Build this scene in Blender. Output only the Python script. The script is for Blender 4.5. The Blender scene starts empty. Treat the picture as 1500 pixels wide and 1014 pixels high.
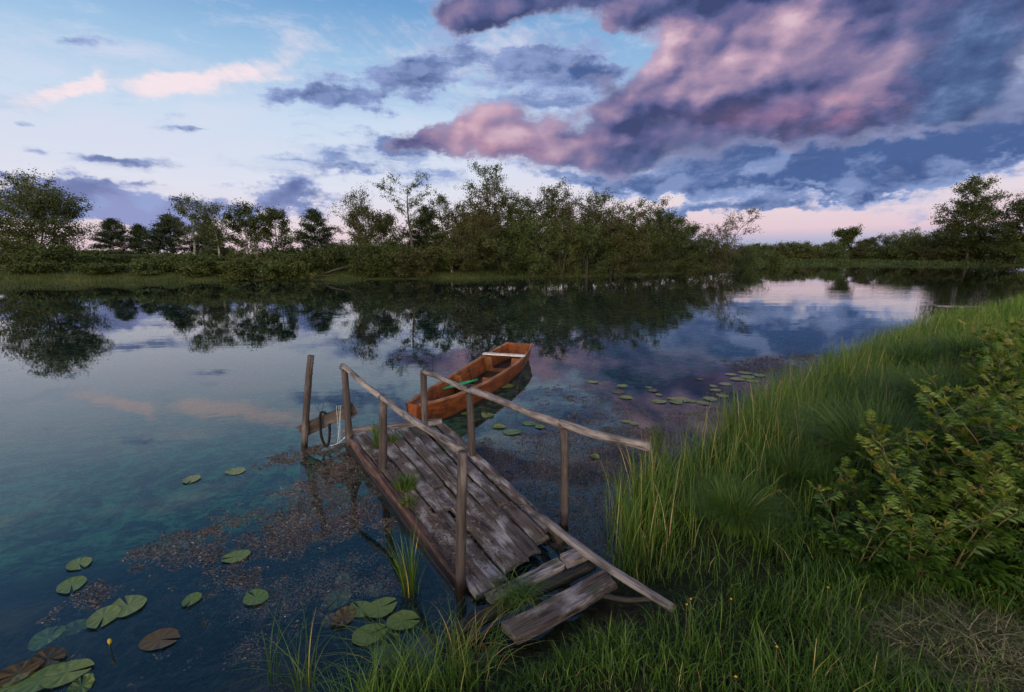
import bpy, math, random
import numpy as np
from mathutils import Vector, Matrix

SC = bpy.context.scene
COL = SC.collection
PI = math.pi
R = math.radians

# ------------------------------------------------------------------ camera
F_PX = 687.5                     # focal length in pixels of a 1500 px wide frame
PITCH = R(10.8)
CAM_H = 2.0
CP, SP = math.cos(PITCH), math.sin(PITCH)
cam_d = bpy.data.cameras.new("camera")
cam_d.sensor_width = 36.0
cam_d.lens = F_PX * 36.0 / 1500.0
cam_d.clip_start = 0.02
cam_d.clip_end = 20000
cam = bpy.data.objects.new("camera", cam_d)
cam.location = (0, 0, CAM_H)
cam.rotation_euler = (PI / 2 - PITCH, 0, 0)
COL.objects.link(cam)
SC.camera = cam

def ray(u, v):
    """direction (x, y, z) seen at photo pixel u, v"""
    up = 507.0 - v
    return (u - 750.0, F_PX * CP + up * SP, -F_PX * SP + up * CP)

def P(u, v, z=0.0):
    """where the view ray of photo pixel u, v meets height z"""
    x, y, w = ray(u, v)
    t = (z - CAM_H) / w
    return Vector((x * t, y * t, z))

def PY(u, v, y0):
    """where the view ray of pixel u, v meets the distance y0"""
    x, y, w = ray(u, v)
    t = y0 / y
    return Vector((x * t, y0, CAM_H + w * t))

def to_px(x, y, z):
    Z = z - CAM_H
    d = y * CP - Z * SP
    up = y * SP + Z * CP
    return 750 + F_PX * x / d, 507 - F_PX * up / d

def lin(r, g, b, k=1.0):
    def f(c):
        c /= 255.0
        return c / 12.92 if c <= 0.04045 else ((c + 0.055) / 1.055) ** 2.4
    return (f(r) * k, f(g) * k, f(b) * k, 1.0)

# ------------------------------------------------------------------ node helpers
class NT:
    """writes node trees as expressions"""
    def __init__(s, tree):
        s.t = tree; s.n = tree.nodes; s.l = tree.links
    def put(s, sock, val):
        if isinstance(val, bpy.types.NodeSocket): s.l.new(val, sock)
        elif val is not None: sock.default_value = val
    def new(s, kind, **kw):
        n = s.n.new(kind)
        for k, v in kw.items(): setattr(n, k, v)
        return n
    def m(s, op, a, b=None, c=None, clamp=False):
        n = s.new('ShaderNodeMath', operation=op, use_clamp=clamp)
        s.put(n.inputs[0], a); s.put(n.inputs[1], b); s.put(n.inputs[2], c)
        return n.outputs[0]
    def v(s, op, a, b=None, scale=None):
        n = s.new('ShaderNodeVectorMath', operation=op)
        s.put(n.inputs[0], a); s.put(n.inputs[1], b)
        if scale is not None: s.put(n.inputs['Scale'], scale)
        return n.outputs['Value'] if op in ('DOT_PRODUCT', 'LENGTH') else n.outputs['Vector']
    def xyz(s, x, y, z):
        n = s.new('ShaderNodeCombineXYZ')
        s.put(n.inputs[0], x); s.put(n.inputs[1], y); s.put(n.inputs[2], z)
        return n.outputs[0]
    def sep(s, vec):
        n = s.new('ShaderNodeSeparateXYZ'); s.put(n.inputs[0], vec)
        return n.outputs
    def noise(s, vec, scale, detail=4, rough=0.55, lac=2.0, dist=0.0, color=False, flat=False):
        n = s.new('ShaderNodeTexNoise')
        if flat: n.noise_dimensions = '2D'
        s.put(n.inputs['Vector'], vec); s.put(n.inputs['Scale'], scale); s.put(n.inputs['Detail'], detail)
        s.put(n.inputs['Roughness'], rough); s.put(n.inputs['Lacunarity'], lac); s.put(n.inputs['Distortion'], dist)
        return n.outputs['Color' if color else 'Fac']
    def step(s, x, lo, hi, out0=0.0, out1=1.0):
        n = s.new('ShaderNodeMapRange', interpolation_type='SMOOTHSTEP')
        s.put(n.inputs['Value'], x); s.put(n.inputs['From Min'], lo); s.put(n.inputs['From Max'], hi)
        s.put(n.inputs['To Min'], out0); s.put(n.inputs['To Max'], out1)
        return n.outputs[0]
    def mix(s, fac, a, b, blend='MIX'):
        n = s.new('ShaderNodeMix', data_type='RGBA', blend_type=blend, clamp_factor=True)
        s.put(n.inputs[0], fac); s.put(n.inputs[6], a); s.put(n.inputs[7], b)
        return n.outputs[2]
    def ramp(s, fac, stops, interp='LINEAR'):
        n = s.new('ShaderNodeValToRGB')
        n.color_ramp.interpolation = interp
        e = n.color_ramp.elements
        while len(e) < len(stops): e.new(0.5)
        for k, (p, c) in enumerate(stops):
            e[k].position = p; e[k].color = c if len(c) == 4 else (*c, 1)
        s.put(n.inputs[0], fac)
        return n.outputs[0]

# ------------------------------------------------------------------ sky (world)
SUN_EL, SUN_AZ = R(7.0), R(205.0)          # low sun behind the camera, a little to its left
W = bpy.data.worlds.new("World"); SC.world = W
W.use_nodes = True
W.node_tree.nodes.clear()
k = NT(W.node_tree)
tc = k.new('ShaderNodeTexCoord')
D = tc.outputs['Generated']
dx, dy, dz = k.sep(D)
AZ = k.m('ARCTAN2', dx, dy)
EL = k.m('ARCSINE', dz)
AE = k.xyz(AZ, EL, 0.0)

def ang(u, v):
    x, y, z = ray(u, v)
    return math.atan2(x, y), math.asin(z / math.sqrt(x*x + y*y + z*z))

# turbulence used to fray every cloud edge
wn1 = k.v('SUBTRACT', k.noise(k.v('MULTIPLY', AE, (1.0, 1.7, 1.0)), 3.2, 2, 0.5, color=True, flat=True), (0.5, 0.5, 0.5))
wn2 = k.v('SUBTRACT', k.noise(k.v('MULTIPLY', AE, (1.0, 1.7, 1.0)), 13.0, 4, 0.65, color=True, flat=True), (0.5, 0.5, 0.5))
warp = k.v('ADD', k.v('MULTIPLY', wn1, (0.14, 0.085, 0)), k.v('MULTIPLY', wn2, (0.11, 0.07, 0)))
V = k.v('ADD', k.v('ADD', AE, warp), (0, 0, 1.0))
VB = k.v('ADD', k.v('ADD', AE, k.v('ADD', k.v('MULTIPLY', wn1, (0.10, 0.06, 0)), k.v('MULTIPLY', wn2, (0.06, 0.045, 0)))), (0, 0, 1.0))
warp_s = k.v('ADD', k.v('MULTIPLY', wn1, (0.05, 0.025, 0)), k.v('MULTIPLY', wn2, (0.07, 0.022, 0)))
VS = k.v('ADD', k.v('ADD', AE, warp_s), (0, 0, 1.0))

def blobs(vec, lst):
    """sum of soft ellipses; each is (u, v, ru, rv, tilt_deg, weight) as they appear towards that part of the sky"""
    acc = 0.0
    for (u, v, ru, rv, rot, w) in lst:
        a0, e0 = ang(u, v)
        c, s_ = math.cos(R(rot)), math.sin(R(rot))
        # jacobian d(a,e)/d(px along ellipse axes)
        h = 4.0
        ax, ex = ang(u + c*h, v + s_*h); ay, ey = ang(u - s_*h, v + c*h)
        J = np.array([[(ax-a0)/h*ru, (ay-a0)/h*rv], [(ex-e0)/h*ru, (ey-e0)/h*rv]])
        L = np.linalg.inv(J)
        r1 = (L[0,0], L[0,1], -(L[0,0]*a0 + L[0,1]*e0)); r2 = (L[1,0], L[1,1], -(L[1,0]*a0 + L[1,1]*e0))
        p = k.v('DOT_PRODUCT', vec, r1); q = k.v('DOT_PRODUCT', vec, r2)
        d2 = k.m('MULTIPLY_ADD', p, p, k.m('MULTIPLY', q, q))
        acc = k.m('MULTIPLY_ADD', k.m('POWER', 0.42, d2), w, acc)
    return acc

EXPO = 0.90
K = 10.0                                    # Background strength 0.1 -> colours x 10
def c8(r, g, b): return lin(r, g, b, K*EXPO)

# clear air: elevation gradient, cooler/brighter on the left, pink band opposite the sunset on the right
eln = k.m('DIVIDE', EL, 1.0)
left = k.ramp(eln, [(0.0, lin(226,196,212)), (0.045, lin(234,212,222)), (0.12, lin(226,226,240)), (0.24, lin(206,222,242)),
                    (0.34, lin(160,197,231)), (0.43, lin(112,162,212)), (0.52, lin(84,136,194)), (0.9, lin(58,98,160))])
right = k.ramp(eln, [(0.0, lin(150,166,204)), (0.028, lin(172,174,208)), (0.05, lin(226,196,212)), (0.10, lin(234,212,218)), (0.17, lin(222,220,234)),
                     (0.28, lin(160,192,226)), (0.42, lin(120,166,212)), (0.9, lin(58,98,160))])
base = k.mix(k.step(AZ, -0.25, 0.45), left, right)
base = k.v('SCALE', base, scale=K*EXPO)
sky = k.new('ShaderNodeTexSky', sky_type='NISHITA')
sky.sun_disc = False; sky.sun_elevation = SUN_EL; sky.sun_rotation = SUN_AZ
sky.air_density = 1.0; sky.dust_density = 0.6; sky.ozone_density = 2.0
base = k.mix(0.12, base, sky.outputs[0])

# flat, foreshortened noise for layers seen from below
inv = k.m('DIVIDE', 1.0, k.m('ADD', k.m('MAXIMUM', dz, 0.0), 0.09))
PL = k.xyz(k.m('MULTIPLY', dx, inv), k.m('MULTIPLY', dy, inv), 0.0)
n_pl = k.noise(PL, 2.3, 5, 0.62, flat=True)
n_big = k.noise(k.v('MULTIPLY', AE, (1.0, 1.9, 1.0)), 7.5, 6, 0.62, flat=True)
n_off = k.noise(k.v('MULTIPLY', k.v('ADD', AE, (-0.022, 0.020, 0)), (1.0, 1.9, 1.0)), 7.5, 4, 0.60, flat=True)
emb = k.m('SUBTRACT', n_big, n_off)
n_fin = k.noise(k.v('MULTIPLY', AE, (1.0, 1.6, 1.0)), 24.0, 6, 0.68, flat=True)

def puffs(offx, offy):
    q = k.v('ADD', k.v('ADD', AE, (offx, offy, 0)), k.v('ADD', k.v('MULTIPLY', wn1, (0.05, 0.03, 0)), k.v('MULTIPLY', wn2, (0.030, 0.020, 0))))
    vn = k.new('ShaderNodeTexVoronoi', voronoi_dimensions='2D', feature='SMOOTH_F1')
    k.put(vn.inputs['Vector'], k.v('MULTIPLY', q, (1.0, 1.55, 1.0))); k.put(vn.inputs['Scale'], 7.5); k.put(vn.inputs['Detail'], 2.0); k.put(vn.inputs['Roughness'], 0.5); k.put(vn.inputs['Smoothness'], 0.35)
    return k.m('SUBTRACT', 1.0, vn.outputs['Distance'])
pf = puffs(0, 0); pemb = k.m('SUBTRACT', pf, puffs(-0.018, 0.020))
# 1. high thin streaks catching the last light
cir = blobs(VS, [(78,138,62,15,-14,1.1), (130,118,30,10,-24,.7), (240,128,60,17,-6,1.0), (320,110,90,13,-8,.95), (405,116,40,8,0,.6),
                 (420,72,60,22,-28,.45), (300,135,70,12,0,.4), (180,258,260,40,2,.28), (470,190,160,30,-4,.18), (770,75,130,45,0,.45), (600,55,160,50,-10,.3), (690,120,90,40,0,.35)])
wv = k.new('ShaderNodeTexNoise', noise_dimensions='2D')
k.put(wv.inputs['Vector'], k.v('MULTIPLY', k.xyz(k.m('ADD', AZ, k.m('MULTIPLY', EL, 1.4)), EL, 0), (60.0, 9.0, 1.0)))
k.put(wv.inputs['Scale'], 1.0); k.put(wv.inputs['Detail'], 3)
cira = k.m('MULTIPLY', k.step(k.m('ADD', cir, k.m('MULTIPLY_ADD', k.m('SUBTRACT', wv.outputs['Fac'], 0.5), 0.42, k.m('MULTIPLY', k.m('SUBTRACT', n_fin, 0.5), 0.8))), 0.2, 1.25), 0.92)
s1 = k.mix(cira, base, c8(243, 224, 228))
n_veil = k.noise(k.v('MULTIPLY', k.v('ADD', k.v('ADD', AE, warp_s), k.xyz(k.m('MULTIPLY', EL, -.5), 0.0, 0.0)), (1.0, 4.2, 1.0)), 3.6, 6, 0.66, flat=True)
veil = k.m('MULTIPLY', k.step(n_veil, 0.46, 0.74, 0.0, 0.55), k.m('MULTIPLY', k.step(EL, 0.04, 0.14), k.step(EL, 0.62, 0.36)))
s1 = k.mix(veil, s1, c8(214, 214, 232))
veil2 = k.m('MULTIPLY', k.step(n_veil, 0.47, 0.30, 0.0, 0.32), k.m('MULTIPLY', k.step(EL, 0.06, 0.16), k.step(EL, 0.50, 0.30)))
s1 = k.mix(veil2, s1, c8(150, 172, 212))

# 2. blue-grey lower clouds
gb = blobs(VS, [(142,62,52,9,9,1.0), (95,55,40,7,0,.35), (205,241,75,7,4,1.1), (130,236,40,4,4,.6), (275,192,42,4,4,.85), (210,252,50,4,3,.5), (25,178,24,5,6,.8), (30,220,18,5,8,.7), (20,235,24,3,0,.55),
                (330,172,36,3,6,.3), (395,216,26,4,0,.35), (420,236,40,3,4,.4), (325,270,24,3,0,.5), (200,268,50,3,0,.4)])
gb2 = blobs(V, [(555,125,95,26,-16,1.15), (650,95,55,34,-30,.75), (480,150,60,14,0,.6), (560,60,130,36,-10,.32), (520,250,75,15,4,1.05), (590,225,50,16,10,.9), (640,262,50,22,12,.8), (560,215,40,12,0,.8), (655,165,26,20,0,.35),
                (70,286,95,16,-3,1.1), (30,300,100,20,0,1.1), (-60,290,90,26,0,1.1), (200,318,120,14,0,1.0), (150,300,95,22,8,1.0), (250,292,70,10,-3,1.0), (290,300,60,18,0,.9), (115,328,110,15,0,1.1), (440,286,32,26,-8,1.6), (380,298,44,14,0,.95), (480,300,44,10,0,.7), (330,310,80,10,0,.7),
                (800,85,50,26,8,1.1), (850,100,44,26,0,1.0), (735,105,40,24,0,.8), (775,160,50,20,10,.9), (700,60,60,26,30,.7), (820,140,60,24,0,.9), (650,125,50,22,0,.6),
                (1100,268,230,20,2,1.15), (1020,235,130,26,-4,.8), (1180,222,150,20,-4,.7), (1500,140,60,50,0,1.0), (880,95,50,20,-10,.6), (1400,235,140,14,-6,.6), (900,262,130,16,4,1.05), (1350,215,150,24,-9,1.25), (1250,255,150,18,-6,1.2), (1480,185,120,34,-14,1.25), (1080,301,110,7,1,1.15), (1160,291,90,5,-2,1.05), (1000,310,60,6,0,1.0), (1440,238,80,10,-6,.9), (1150,228,190,22,0,.95), (1300,272,90,5,-2,.8), (1400,255,60,7,-4,.7), (990,290,40,10,0,-.5), (1110,259,32,4,-4,-.75), (950,294,60,9,0,-.45)])
n_str = k.noise(k.v('MULTIPLY', k.v('ADD', AE, warp_s), (1.0, 5.0, 1.0)), 7.0, 5, 0.62, flat=True)
grey_d = k.m('ADD', k.m('ADD', gb, gb2), k.m('MULTIPLY', k.m('SUBTRACT', k.m('MULTIPLY_ADD', n_str, 1.0, k.m('ADD', k.m('MULTIPLY_ADD', n_big, 0.3, k.m('MULTIPLY', pf, 0.3)), k.m('MULTIPLY', n_fin, 0.5))), 1.03), 1.7))
ga = k.step(grey_d, 0.2, 1.0)
gthick = k.step(grey_d, 0.4, 1.9)
gcol = k.mix(gthick, c8(150, 168, 212), c8(74, 98, 148))
gcol = k.mix(k.m('MULTIPLY', k.step(AZ, -0.1, -0.6), k.step(EL, 0.2, 0.07)), gcol, c8(142, 150, 196))
gcol = k.mix(k.step(k.m('MULTIPLY_ADD', k.m('ADD', k.m('MULTIPLY', emb, .6), k.m('MULTIPLY', pemb, .6)), 1.3, k.m('MULTIPLY', k.m('SUBTRACT', n_fin, .5), 0.6)), 0.0, 0.35, 0.0, 0.55), gcol, c8(150, 168, 212))
gcol = k.mix(k.step(emb, 0.0, -0.25, 0.0, 0.4), gcol, c8(66, 84, 130))
s2 = k.mix(ga, s1, gcol)

# 3. the great lit cloud bank
bd = blobs(VB, [(735,195,85,42,5,1.25), (640,205,48,22,0,.95), (860,225,100,32,8,1.15), (950,225,80,30,6,1.0), (600,214,40,16,0,.95), (660,190,40,20,0,.4),
               (1000,105,110,60,-8,1.2), (1150,90,150,80,0,1.5), (1100,175,190,44,4,1.5), (1330,165,100,34,-10,.7), (1290,120,120,60,0,1.2), (1440,60,120,100,0,1.45), (1380,160,90,34,-12,.9), (900,160,70,40,8,.75),
               (780,2,120,30,-3,1.4), (920,10,90,28,0,1.25), (700,15,60,22,10,1.1), (1060,0,120,30,0,.8), (1200,-60,320,80,0,1.3), (1320,15,110,60,0,.8), (1025,18,14,14,0,-.5), (880,62,70,14,0,-.5), (750,62,60,12,0,-.3)])
nb = k.m('SUBTRACT', k.m('ADD', k.m('MULTIPLY', pf, 0.75), k.m('ADD', k.m('MULTIPLY', n_big, 0.35), k.m('MULTIPLY', n_fin, 0.30))), 0.67)
bdens = k.m('MULTIPLY_ADD', nb, 1.35, bd)
ba = k.step(bdens, 0.28, 0.86)
pk = blobs(VB, [(730,178,72,30,0,1.25), (690,196,60,20,0,.5), (800,222,90,24,6,.75), (640,205,30,14,0,.35), (905,232,60,14,0,.3), (955,80,46,24,-10,.75), (1022,56,56,22,0,.85), (1205,42,60,34,-14,1.0), (1150,20,50,26,0,.5), (1110,95,190,52,0,.62), (990,125,80,36,0,.35),
               (1290,148,64,16,-8,.75), (1190,165,120,18,0,.25), (1060,190,190,24,0,-.28), (760,-5,150,25,0,.14), (1330,90,60,50,0,.2), (880,170,50,30,0,.2)])
pkn = k.m('MULTIPLY_ADD', k.m('SUBTRACT', n_big, 0.5), 0.25, k.m('MULTIPLY_ADD', k.m('SUBTRACT', n_fin, 0.5), 0.35, k.m('MULTIPLY_ADD', k.m('ADD', pemb, k.m('MULTIPLY', emb, .3)), 1.0, k.m('MULTIPLY', pk, 0.70))))
bcol = k.ramp(k.m('ADD', k.m('MULTIPLY', pkn, 0.72), 0.14), [(0.0, lin(62,72,112)), (0.14, lin(80,88,132)), (0.30, lin(108,104,146)), (0.48, lin(136,122,156)), (0.66, lin(164,140,168)), (0.84, lin(190,160,181)), (1.0, lin(210,182,196))])
# salmon tint of the low underside
sal = blobs(VB, [(1290,150,80,24,-6,.9), (1180,180,140,22,0,.6), (770,225,120,26,0,.6), (720,170,60,30,0,.35)])
bcol = k.mix(k.m('MULTIPLY', k.m('MULTIPLY', sal, k.step(n_big, .3, .62)), 0.62), bcol, lin(182, 124, 144))
# slate parts to the upper right, blue transition at the lower margin
sl = blobs(VB, [(1450,70,100,110,0,1.2), (1390,180,110,40,-12,.8), (1490,200,80,80,0,.8), (830,-5,140,26,0,.35), (1100,240,280,22,2,.8)])
slc = k.ramp(k.m('ADD', k.m('MULTIPLY', emb, 1.1), k.m('MULTIPLY', n_fin, .8)), [(0.1, lin(62, 80, 122)), (0.45, lin(80, 102, 146)), (0.8, lin(112, 134, 176))])
bcol = k.mix(k.m('MULTIPLY', sl, 0.85), bcol, slc)
bcol = k.v('SCALE', bcol, scale=K*EXPO)
bcol = k.mix(k.step(bdens, 1.25, 0.35, 0.0, 0.6), bcol, c8(172, 174, 208))
s3 = k.mix(ba, s2, bcol)
# overhead and behind: broken cloud continuing the bank
oh = k.m('MULTIPLY', k.step(k.m('ADD', n_pl, k.m('MULTIPLY', AZ, 0.02)), 0.46, 0.62), k.m('MAXIMUM', k.step(EL, 0.62, 0.85), k.step(dy, 0.25, -0.2)))
s4 = k.mix(k.m('MULTIPLY', oh, 0.8), s3, c8(150, 154, 190))
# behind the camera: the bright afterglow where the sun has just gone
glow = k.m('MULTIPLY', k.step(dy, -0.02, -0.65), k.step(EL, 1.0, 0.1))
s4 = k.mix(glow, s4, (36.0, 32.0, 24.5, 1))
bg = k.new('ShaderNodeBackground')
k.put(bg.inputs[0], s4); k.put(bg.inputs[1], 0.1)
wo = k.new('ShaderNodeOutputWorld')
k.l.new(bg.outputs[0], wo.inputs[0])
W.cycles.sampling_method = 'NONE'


sd = bpy.data.lights.new("sun", 'SUN')
sd.energy = 1.1; sd.angle = R(25); sd.color = (1.0, 0.83, 0.68)
so = bpy.data.objects.new("sun", sd); COL.objects.link(so)
so.rotation_euler = (PI/2 - SUN_EL, 0, -SUN_AZ + PI)
# sanity: lamp shines from azimuth SUN_AZ (clockwise from +Y)
_d = Vector((math.sin(SUN_AZ)*math.cos(SUN_EL), math.cos(SUN_AZ)*math.cos(SUN_EL), math.sin(SUN_EL)))
so.rotation_mode = 'QUATERNION'; so.rotation_quaternion = _d.to_track_quat('Z', 'Y')

SC.view_settings.view_transform = 'Standard'
SC.view_settings.look = 'None'
SC.view_settings.exposure = 0.25
SC.view_settings.gamma = 1.0
SC.view_settings.use_curve_mapping = False
SC.cycles.use_denoising = True
try: SC.cycles.denoiser = 'OPENIMAGEDENOISE'
except Exception: pass
SC.cycles.max_bounces = 8; SC.cycles.transparent_max_bounces = 24
SC.cycles.diffuse_bounces = 2; SC.cycles.glossy_bounces = 3; SC.cycles.transmission_bounces = 4; SC.cycles.volume_bounces = 0
SC.cycles.caustics_reflective = False; SC.cycles.caustics_refractive = False
SC.cycles.use_adaptive_sampling = True; SC.cycles.adaptive_threshold = 0.02; SC.cycles.adaptive_min_samples = 8
# ------------------------------------------------------------------ mesh helpers
def mesh_np(name, verts, quads=None, tris=None, attrs=None, smooth=False):
    me = bpy.data.meshes.new(name)
    verts = np.asarray(verts, dtype=np.float32).reshape(-1, 3)
    idx = []; starts = []; tot = 0
    for f, n in ((quads, 4), (tris, 3)):
        if f is None or len(f) == 0: continue
        f = np.asarray(f, dtype=np.int32).reshape(-1, n)
        idx.append(f.ravel()); starts.append(tot + np.arange(len(f), dtype=np.int32) * n); tot += f.size
    idx = np.concatenate(idx); starts = np.concatenate(starts)
    me.vertices.add(len(verts)); me.vertices.foreach_set('co', verts.ravel())
    me.loops.add(len(idx)); me.loops.foreach_set('vertex_index', idx)
    me.polygons.add(len(starts)); me.polygons.foreach_set('loop_start', starts)
    me.polygons.foreach_set('use_smooth', np.full(len(starts), bool(smooth)))
    for an, (kind, data) in (attrs or {}).items():
        a = me.attributes.new(an, kind, 'POINT')
        a.data.foreach_set('value' if kind == 'FLOAT' else 'vector', np.asarray(data, dtype=np.float32).ravel())
    me.update(calc_edges=True)
    return me

class MB:
    """collects shapes into one mesh; 'grain' holds a coordinate along/across each piece, 'tint' a random value"""
    def __init__(s): s.v = []; s.q = []; s.t = []; s.g = []; s.tint = []
    def _add(s, vs, gs, tint):
        b = len(s.v); s.v += [tuple(p) for p in vs]; s.g += [tuple(p) for p in gs]; s.tint += [tint] * len(vs)
        return b
    def tube(s, pts, radii, sides=8, cap=True, jitter=0.0, rng=None, tint=None, squash=1.0):
        rng = rng or random.Random(len(s.v) + 7)
        tint = rng.random() if tint is None else tint
        pts = [Vector(p) for p in pts]; n = len(pts)
        if not hasattr(radii, '__len__'): radii = [radii] * n
        off = rng.random() * 50; L = 0.0; up = Vector((0.31, 0.77, 0.55)); rings = []
        ph = [1 + jitter * rng.uniform(-1, 1) for _ in range(sides)]
        for i, p in enumerate(pts):
            d = (pts[min(i+1, n-1)] - pts[max(i-1, 0)])
            if d.length < 1e-9: d = Vector((0, 0, 1))
            d.normalize()
            a = d.cross(up)
            if a.length < 0.05: a = d.cross(Vector((1, 0, 0)))
            a.normalize(); b = d.cross(a)
            if i: L += (p - pts[i-1]).length
            vs, gs = [], []
            for k_ in range(sides):
                an = 2 * PI * k_ / sides
                r = radii[i] * ph[k_] * (1 + jitter * 0.5 * rng.uniform(-1, 1))
                vs.append(p + a * (math.cos(an) * r) + b * (math.sin(an) * r * squash))
                gs.append((L + off, an * radii[i] * 1.0, off))
            rings.append(s._add(vs, gs, tint))
        for i in range(n - 1):
            for k_ in range(sides):
                k2 = (k_ + 1) % sides
                s.q.append((rings[i]+k_, rings[i]+k2, rings[i+1]+k2, rings[i+1]+k_))
        if cap:
            for i, rev in ((0, True), (n-1, False)):
                c = s._add([pts[i]], [(off + 9, 0, off)], tint)
                for k_ in range(sides):
                    k2 = (k_ + 1) % sides
                    s.t.append((rings[i]+k2, rings[i]+k_, c) if rev else (rings[i]+k_, rings[i]+k2, c))
    def board(s, a, b, width_vec, thick_vec, nseg=10, rough=0.0, rng=None, w_end=1.0, bev=0.12):
        """sawn board from a to b: centre line, full width and thickness vectors, softened arrises, worn edges"""
        rng = rng or random.Random(len(s.v) + 3)
        a, b, w, t = Vector(a), Vector(b), Vector(width_vec), Vector(thick_vec)
        off = rng.random() * 50; L = (b - a).length; rings = []; tint = rng.random()
        bx = min(bev * t.length / max(w.length, 1e-6), 0.3); by = bev
        prof = [(-.5, -.5+by), (-.5+bx, -.5), (.5-bx, -.5), (.5, -.5+by), (.5, .5-by), (.5-bx, .5), (0.0, .5), (-.5+bx, .5), (-.5, .5-by)]
        sag = rng.uniform(-1, 1) * rough; w1 = 0; w2 = 0
        for i in range(nseg + 1):
            f = i / nseg; p = a.lerp(b, f) + t.normalized() * (sag * math.sin(PI * f))
            w1 += rng.uniform(-1, 1) * rough; w2 += rng.uniform(-1, 1) * rough
            w1 *= 0.7; w2 *= 0.7
            ws = 1 + (w_end - 1) * f
            vs, gs = [], []
            for (x, y) in prof:
                e = (w1 if x < 0 else w2) * abs(x) * 2
                jl = rng.uniform(-1, 1) * rough * 2 if i in (0, nseg) else 0
                vs.append(p + w * (x * ws) + w.normalized() * e + t * y + t.normalized() * rng.uniform(-1, 1) * rough * 0.4 + (b - a).normalized() * jl)
                gs.append((L * f + off, x * w.length + off, y * t.length))
            rings.append(s._add(vs, gs, tint))
        m = len(prof)
        for i in range(nseg):
            for k_ in range(m):
                k2 = (k_ + 1) % m
                s.q.append((rings[i]+k_, rings[i+1]+k_, rings[i+1]+k2, rings[i]+k2))
        for i, rev in ((0, False), (nseg, True)):
            c = s._add([sum((Vector(s.v[rings[i]+k_]) for k_ in range(m)), Vector()) / m], [(off+9, off, 0)], tint)
            for k_ in range(m):
                k2 = (k_ + 1) % m
                s.t.append((rings[i]+k_, rings[i]+k2, c) if not rev else (rings[i]+k2, rings[i]+k_, c))
    def tri(s, a, b, c, tint=0.5):
        i = s._add((a, b, c), (a, b, c), tint); s.t.append((i, i+1, i+2))
    def quad(s, a, b, c, d, tint=0.5):
        i = s._add((a, b, c, d), (a, b, c, d), tint); s.q.append((i, i+1, i+2, i+3))
    def grid(s, rows, tint=0.5, closed=False):
        """quads between rows of points"""
        base = [s._add(r, r, tint) for r in rows]; m = len(rows[0])
        for i in range(len(rows) - 1):
            for k_ in range(m if closed else m - 1):
                k2 = (k_ + 1) % m
                s.q.append((base[i]+k_, base[i]+k2, base[i+1]+k2, base[i+1]+k_))
    def build(s, name, mat, parent=None, smooth=False, origin=None):
        v = np.array(s.v, dtype=np.float64)
        if origin is not None: v = v - np.array(origin)
        me = mesh_np(name, v, s.q, s.t, {'grain': ('FLOAT_VECTOR', s.g), 'tint': ('FLOAT', s.tint)}, smooth)
        return link(name, me, mat, parent)

def link(name, me, mat, parent=None):
    me.materials.append(mat)
    o = bpy.data.objects.new(name, me); COL.objects.link(o)
    if parent is not None: o.parent = parent
    return o
def tag(o, label=None, cat=None, group=None, kind=None):
    if label: o['label'] = label
    if cat: o['category'] = cat
    if group: o['group'] = group
    if kind: o['kind'] = kind
    return o
def thing(name, label, cat, loc=(0, 0, 0), rz=0.0, group=None):
    o = bpy.data.objects.new(name, None); COL.objects.link(o)
    o.empty_display_size = 0.1
    o.location = loc; o.rotation_euler = (0, 0, rz)
    return tag(o, label, cat, group)
KIDS = {}
def dup(root, loc, rz=0.0, scale=1.0, label=None, group=None, cat=None):
    r = root.copy(); COL.objects.link(r)
    r.location = loc; r.rotation_euler = (0, 0, rz)
    r.scale = scale if hasattr(scale, '__len__') else (scale,) * 3
    if label: r['label'] = label
    if group: r['group'] = group
    if cat: r['category'] = cat
    for c0 in KIDS.get(root.name, ()):
        c = c0.copy(); COL.objects.link(c); c.parent = r
        for d0 in KIDS.get(c0.name, ()):
            d = d0.copy(); COL.objects.link(d); d.parent = c
    return r
def remember(root):
    bpy.context.view_layer.update()
    for o in list(bpy.data.objects):
        if o.parent is not None:
            KIDS.setdefault(o.parent.name, [])
            if o not in KIDS[o.parent.name]: KIDS[o.parent.name].append(o)

# smooth value noise for scattering
_rs = np.random.RandomState(5); _tab = _rs.rand(64, 64)
def vnoise(x, y):
    x = np.asarray(x, float); y = np.asarray(y, float)
    xi = np.floor(x).astype(int); yi = np.floor(y).astype(int); fx = x - xi; fy = y - yi
    fx = fx*fx*(3-2*fx); fy = fy*fy*(3-2*fy)
    g = lambda i, j: _tab[i % 64, j % 64]
    return (g(xi, yi)*(1-fx)+g(xi+1, yi)*fx)*(1-fy) + (g(xi, yi+1)*(1-fx)+g(xi+1, yi+1)*fx)*fy
def fbm(x, y, o=3):
    r = 0; a = 0.5; t = 0
    for i in range(o): r = r + a*vnoise(np.asarray(x)*2**i + 17*i, np.asarray(y)*2**i + 5*i); t += a; a *= .55
    return r / t
def inpoly(x, y, poly):
    x = np.asarray(x); y = np.asarray(y); c = np.zeros(x.shape, bool); n = len(poly)
    for i in range(n):
        x1, y1 = poly[i]; x2, y2 = poly[(i+1) % n]
        if y1 == y2: continue
        cond = ((y1 > y) != (y2 > y)) & (x < (x2-x1)*(y-y1)/(y2-y1)+x1)
        c ^= cond
    return c
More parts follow.
